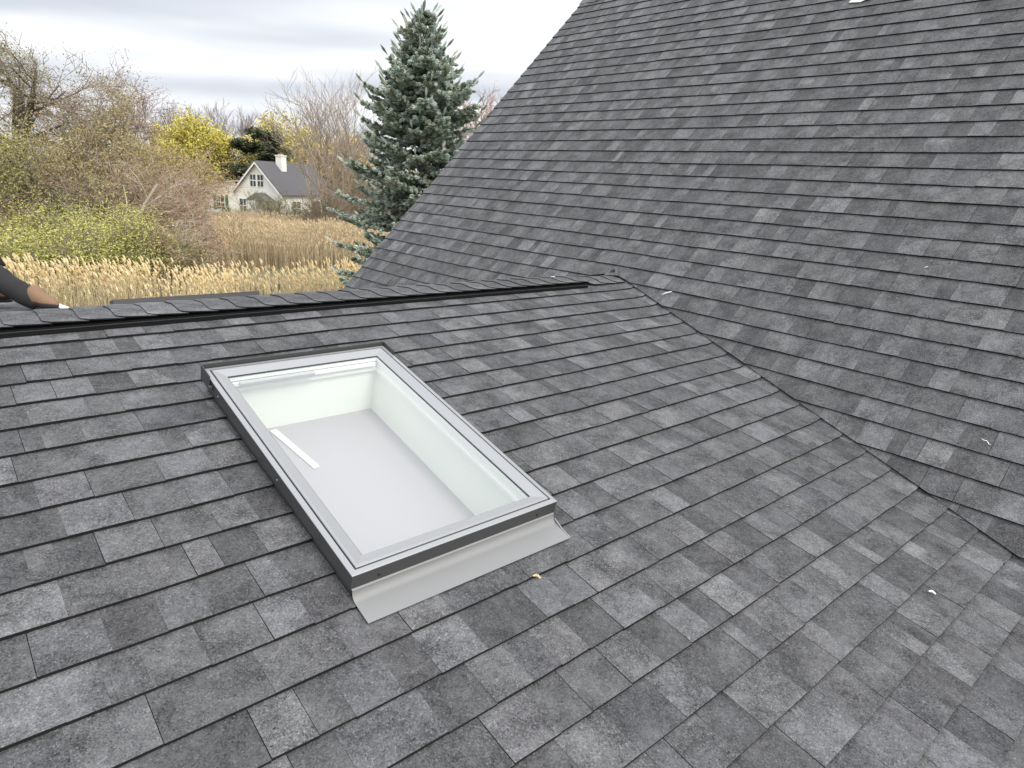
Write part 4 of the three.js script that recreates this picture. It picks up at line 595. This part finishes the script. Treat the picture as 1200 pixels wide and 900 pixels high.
{
  const g = thing('person', 'person in dark work trousers and tan boots sitting on the low roof behind the ridge', 'person');
  const hipR = [-4.14, -.045, -1.20], kneeR = [-3.80, .165, -1.03], ankR = [-3.540, -.060, -.725], hipL = [-4.22, -.045, -1.42], kneeL = [-3.95, .22, -1.27], ankL = [-3.715, -.055, -1.13];
  const pel = [-4.18, -.03, -1.31], belly = [-4.19, .17, -1.31], chest = [-4.15, .38, -1.29], nk = [-4.10, .55, -1.265], hd = [-4.065, .70, -1.245], hd2 = [-4.055, .75, -1.24];
  const shR = [-4.235, .47, -1.135], shL = [-4.055, .47, -1.445], elR = [-4.02, .255, -1.02], wrR = [-3.755, .215, -.965], elL = [-3.90, .25, -1.44], wrL = [-3.86, .30, -1.22];
  const body = [[pel, belly, .135, .125], [belly, chest, .125, .140], [hipR, hipL, .10, .10], [shR, shL, .075, .075], [chest, nk, .10, .058], [nk, hd, .055, .07], [hd, hd2, .092, .088],
    [hipR, kneeR, .088, .064], [kneeR, ankR, .054, .034], [[-3.72, .075, -.94], [-3.69, .085, -.93], .040, .036], [[-3.66, .03, -.86], [-3.64, .055, -.88], .040, .028], [[-3.615, .0, -.82], [-3.60, .0, -.79], .041, .036], [[-3.575, -.03, -.775], [-3.562, -.035, -.755], .040, .042], [hipL, kneeL, .088, .064], [kneeL, ankL, .060, .044], [shR, elR, .056, .044], [elR, wrR, .043, .029], [shL, elL, .056, .044], [elL, wrL, .043, .029]];
  const trousers = [.016, .0155, .016], shirt = [.10, .11, .13], skin = [.45, .28, .2];
  const col = p => p[1] > .575 ? skin : (p[1] > .10 && p[0] < -3.98 - (p[1] < .2 ? .08 : 0) && Math.hypot(p[0] + 4.15, p[2] + 1.3) < .34) || (p[0] > -4.1 && p[1] > .2 && p[2] < -1.36) || (Math.hypot(p[0] - elR[0], p[1] - elR[1], p[2] - elR[2]) < .14) ? shirt : trousers;
  const parts_ = [blobMesh(body, .012, .016, col)];
  { const g0 = parts_[0], P = g0.attributes.position, N = g0.attributes.normal; for (let i = 0; i < P.count; i++) { const x = P.getX(i), y = P.getY(i), z = P.getZ(i); if (y > .55) continue; const d = .016 * (vnoise(x * 22 + y * 30 + 7, z * 14 - y * 22 + 40, 61) - .5) + .009 * (vnoise(x * 55 - y * 30 + 3, z * 40 + y * 50 + 11, 62) - .5); P.setXYZ(i, x + N.getX(i) * d, y + N.getY(i) * d, z + N.getZ(i) * d); } const uvs = g0.attributes.uv, nr = new THREE.Vector3(), A = new THREE.Vector3(), B = new THREE.Vector3(), C = new THREE.Vector3(); for (let i = 0; i + 2 < P.count; i += 3) { A.fromBufferAttribute(P, i); B.fromBufferAttribute(P, i + 1); C.fromBufferAttribute(P, i + 2); nr.copy(B.sub(A)).cross(C.sub(A)); if (nr.lengthSq() < 1e-16) continue; nr.normalize(); for (let k = 0; k < 3; k++) { const n0 = new THREE.Vector3().fromBufferAttribute(N, i + k); if (n0.dot(nr) < 0) nr.negate(); n0.lerp(nr, .75).normalize(); N.setXYZ(i + k, n0.x, n0.y, n0.z); } } }
  const face = new THREE.Vector3(.86, 0, .5).normalize(), sideV = new THREE.Vector3(-.5, 0, .86).normalize(), HP = (f, y, s) => [hd2[0] + face.x * f + sideV.x * s, hd2[1] + y, hd2[2] + face.z * f + sideV.z * s];
  const dark = [.03, .02, .015];
  parts_.push(blobMesh([[HP(0, .0, 0), HP(.01, -.06, 0), .088, .075], [HP(.03, -.10, 0), HP(.055, -.105, 0), .045, .035], [HP(.088, .0, 0), HP(.105, -.035, 0), .010, .015], [HP(.08, .022, -.03), HP(.08, .022, -.045), .014, .012], [HP(.08, .022, .03), HP(.08, .022, .045), .014, .012], [HP(-.005, -.0, .085), HP(-.01, -.03, .085), .014, .010], [HP(-.005, 0, -.085), HP(-.01, -.03, -.085), .014, .010], [HP(.078, -.075, -.018), HP(.078, -.075, .018), .012, .012]], .006, .006, p => { const q = new THREE.Vector3(p[0] - hd2[0], p[1] - hd2[1], p[2] - hd2[2]), s = q.dot(sideV), f = q.dot(face); return f > .075 && Math.abs(Math.abs(s) - .034) < .011 && Math.abs(q.y - .005) < .007 ? dark : f > .07 && Math.abs(q.y + .075) < .006 && Math.abs(s) < .022 ? [.32, .15, .12] : skin; }));
  const hand = (w, dir, n, thumbSide) => { const d = new THREE.Vector3(...dir).normalize(), s = new THREE.Vector3(...thumbSide), o = []; const W = new THREE.Vector3(...w), at = (f, a, h) => W.clone().addScaledVector(d, f).addScaledVector(s, a).add(new THREE.Vector3(0, h, 0)).toArray(); o.push([at(0, 0, 0), at(.085, 0, -.005), .024, .026], [at(.05, .018, 0), at(.08, .024, -.004), .018, .016], [at(.05, -.018, 0), at(.08, -.024, -.004), .018, .016]);
    [[.03, .072], [.011, .082], [-.010, .076], [-.029, .06]].forEach(([a, L]) => { o.push([at(.085, a, -.004), at(.085 + L * .5, a * 1.1, -.012), .0095, .009], [at(.085 + L * .5, a * 1.1, -.012), at(.085 + L * .85, a * 1.1, -.045), .009, .0075]); }); o.push([at(.025, .026, 0), at(.065, .052, -.008), .012, .010], [at(.065, .052, -.008), at(.095, .056, -.02), .010, .008]); return blobMesh(o, .004, .004, () => [.012, .012, .012]); };
  parts_.push(hand(wrR, [.13, -.075, -.02], 0, [.1, 0, -.99]), hand(wrL, [.05, -.05, .16], 0, [.95, 0, -.3]));
  part('body', mergeGeometries(parts_), vcol(.85), g);
  const cap = new THREE.SphereGeometry(.103, 20, 10, 0, 6.2832, 0, 1.35).translate(...HP(-.005, .015, 0)); part('cap', cap, mat(.04, .045, .06, .9), g);
  const boot = (a, dir, sc) => { const d = new THREE.Vector3(...dir).normalize(), s = new THREE.Vector3(-d.z, 0, d.x), K = .70, T = (f, y, w) => [a[0] + (d.x * f + s.x * w) * K, a[1] + (d.y * f + y) * K, a[2] + (d.z * f + s.z * w) * K];
    const up_ = blobMesh([[T(-.03, .03, 0), T(-.035, -.02, 0), .038, .033], [T(-.03, -.02, 0), T(.11, -.024, 0), .033, .028], [T(.10, -.026, .006), T(.165, -.030, .004), .029, .023], [T(0, .01, 0), T(.08, -.012, 0), .034, .028]], .006, .008, p => p[1] < a[1] - .014 - (p[0] - a[0]) * .02 ? [.035, .028, .024] : [.22, .13, .075]);
    const b = part('boot', up_, vcol(.8), g); const so = new THREE.Shape(); so.moveTo(-.075, -.03); so.quadraticCurveTo(-.09, 0, -.075, .03); so.quadraticCurveTo(0, .026, .09, .042); so.quadraticCurveTo(.19, .05, .20, .004); so.quadraticCurveTo(.19, -.04, .09, -.036); so.quadraticCurveTo(0, -.028, -.075, -.03);
    const sg = new THREE.ExtrudeGeometry(so, { depth: .016, bevelEnabled: true, bevelSize: .003, bevelThickness: .003, bevelSegments: 1, curveSegments: 8 }); sg.rotateX(-Math.PI / 2); sg.scale(K, K, K); const M = new THREE.Matrix4().makeBasis(d, new THREE.Vector3().crossVectors(s, d).multiplyScalar(1), s); sg.applyMatrix4(M); sg.translate(...T(0, -.076, 0)); part('sole', sg, mat(.02, .018, .017, .8), b); };
  boot([ankR[0] + .012, ankR[1] + .022, ankR[2] + .01], [.42, .01, .90]); boot([ankL[0] + .01, ankL[1] + .005, ankL[2] + .01], [.6, .02, .75]);
}
console.log('foliage triangles', tris);
renderer.render(scene, camera);
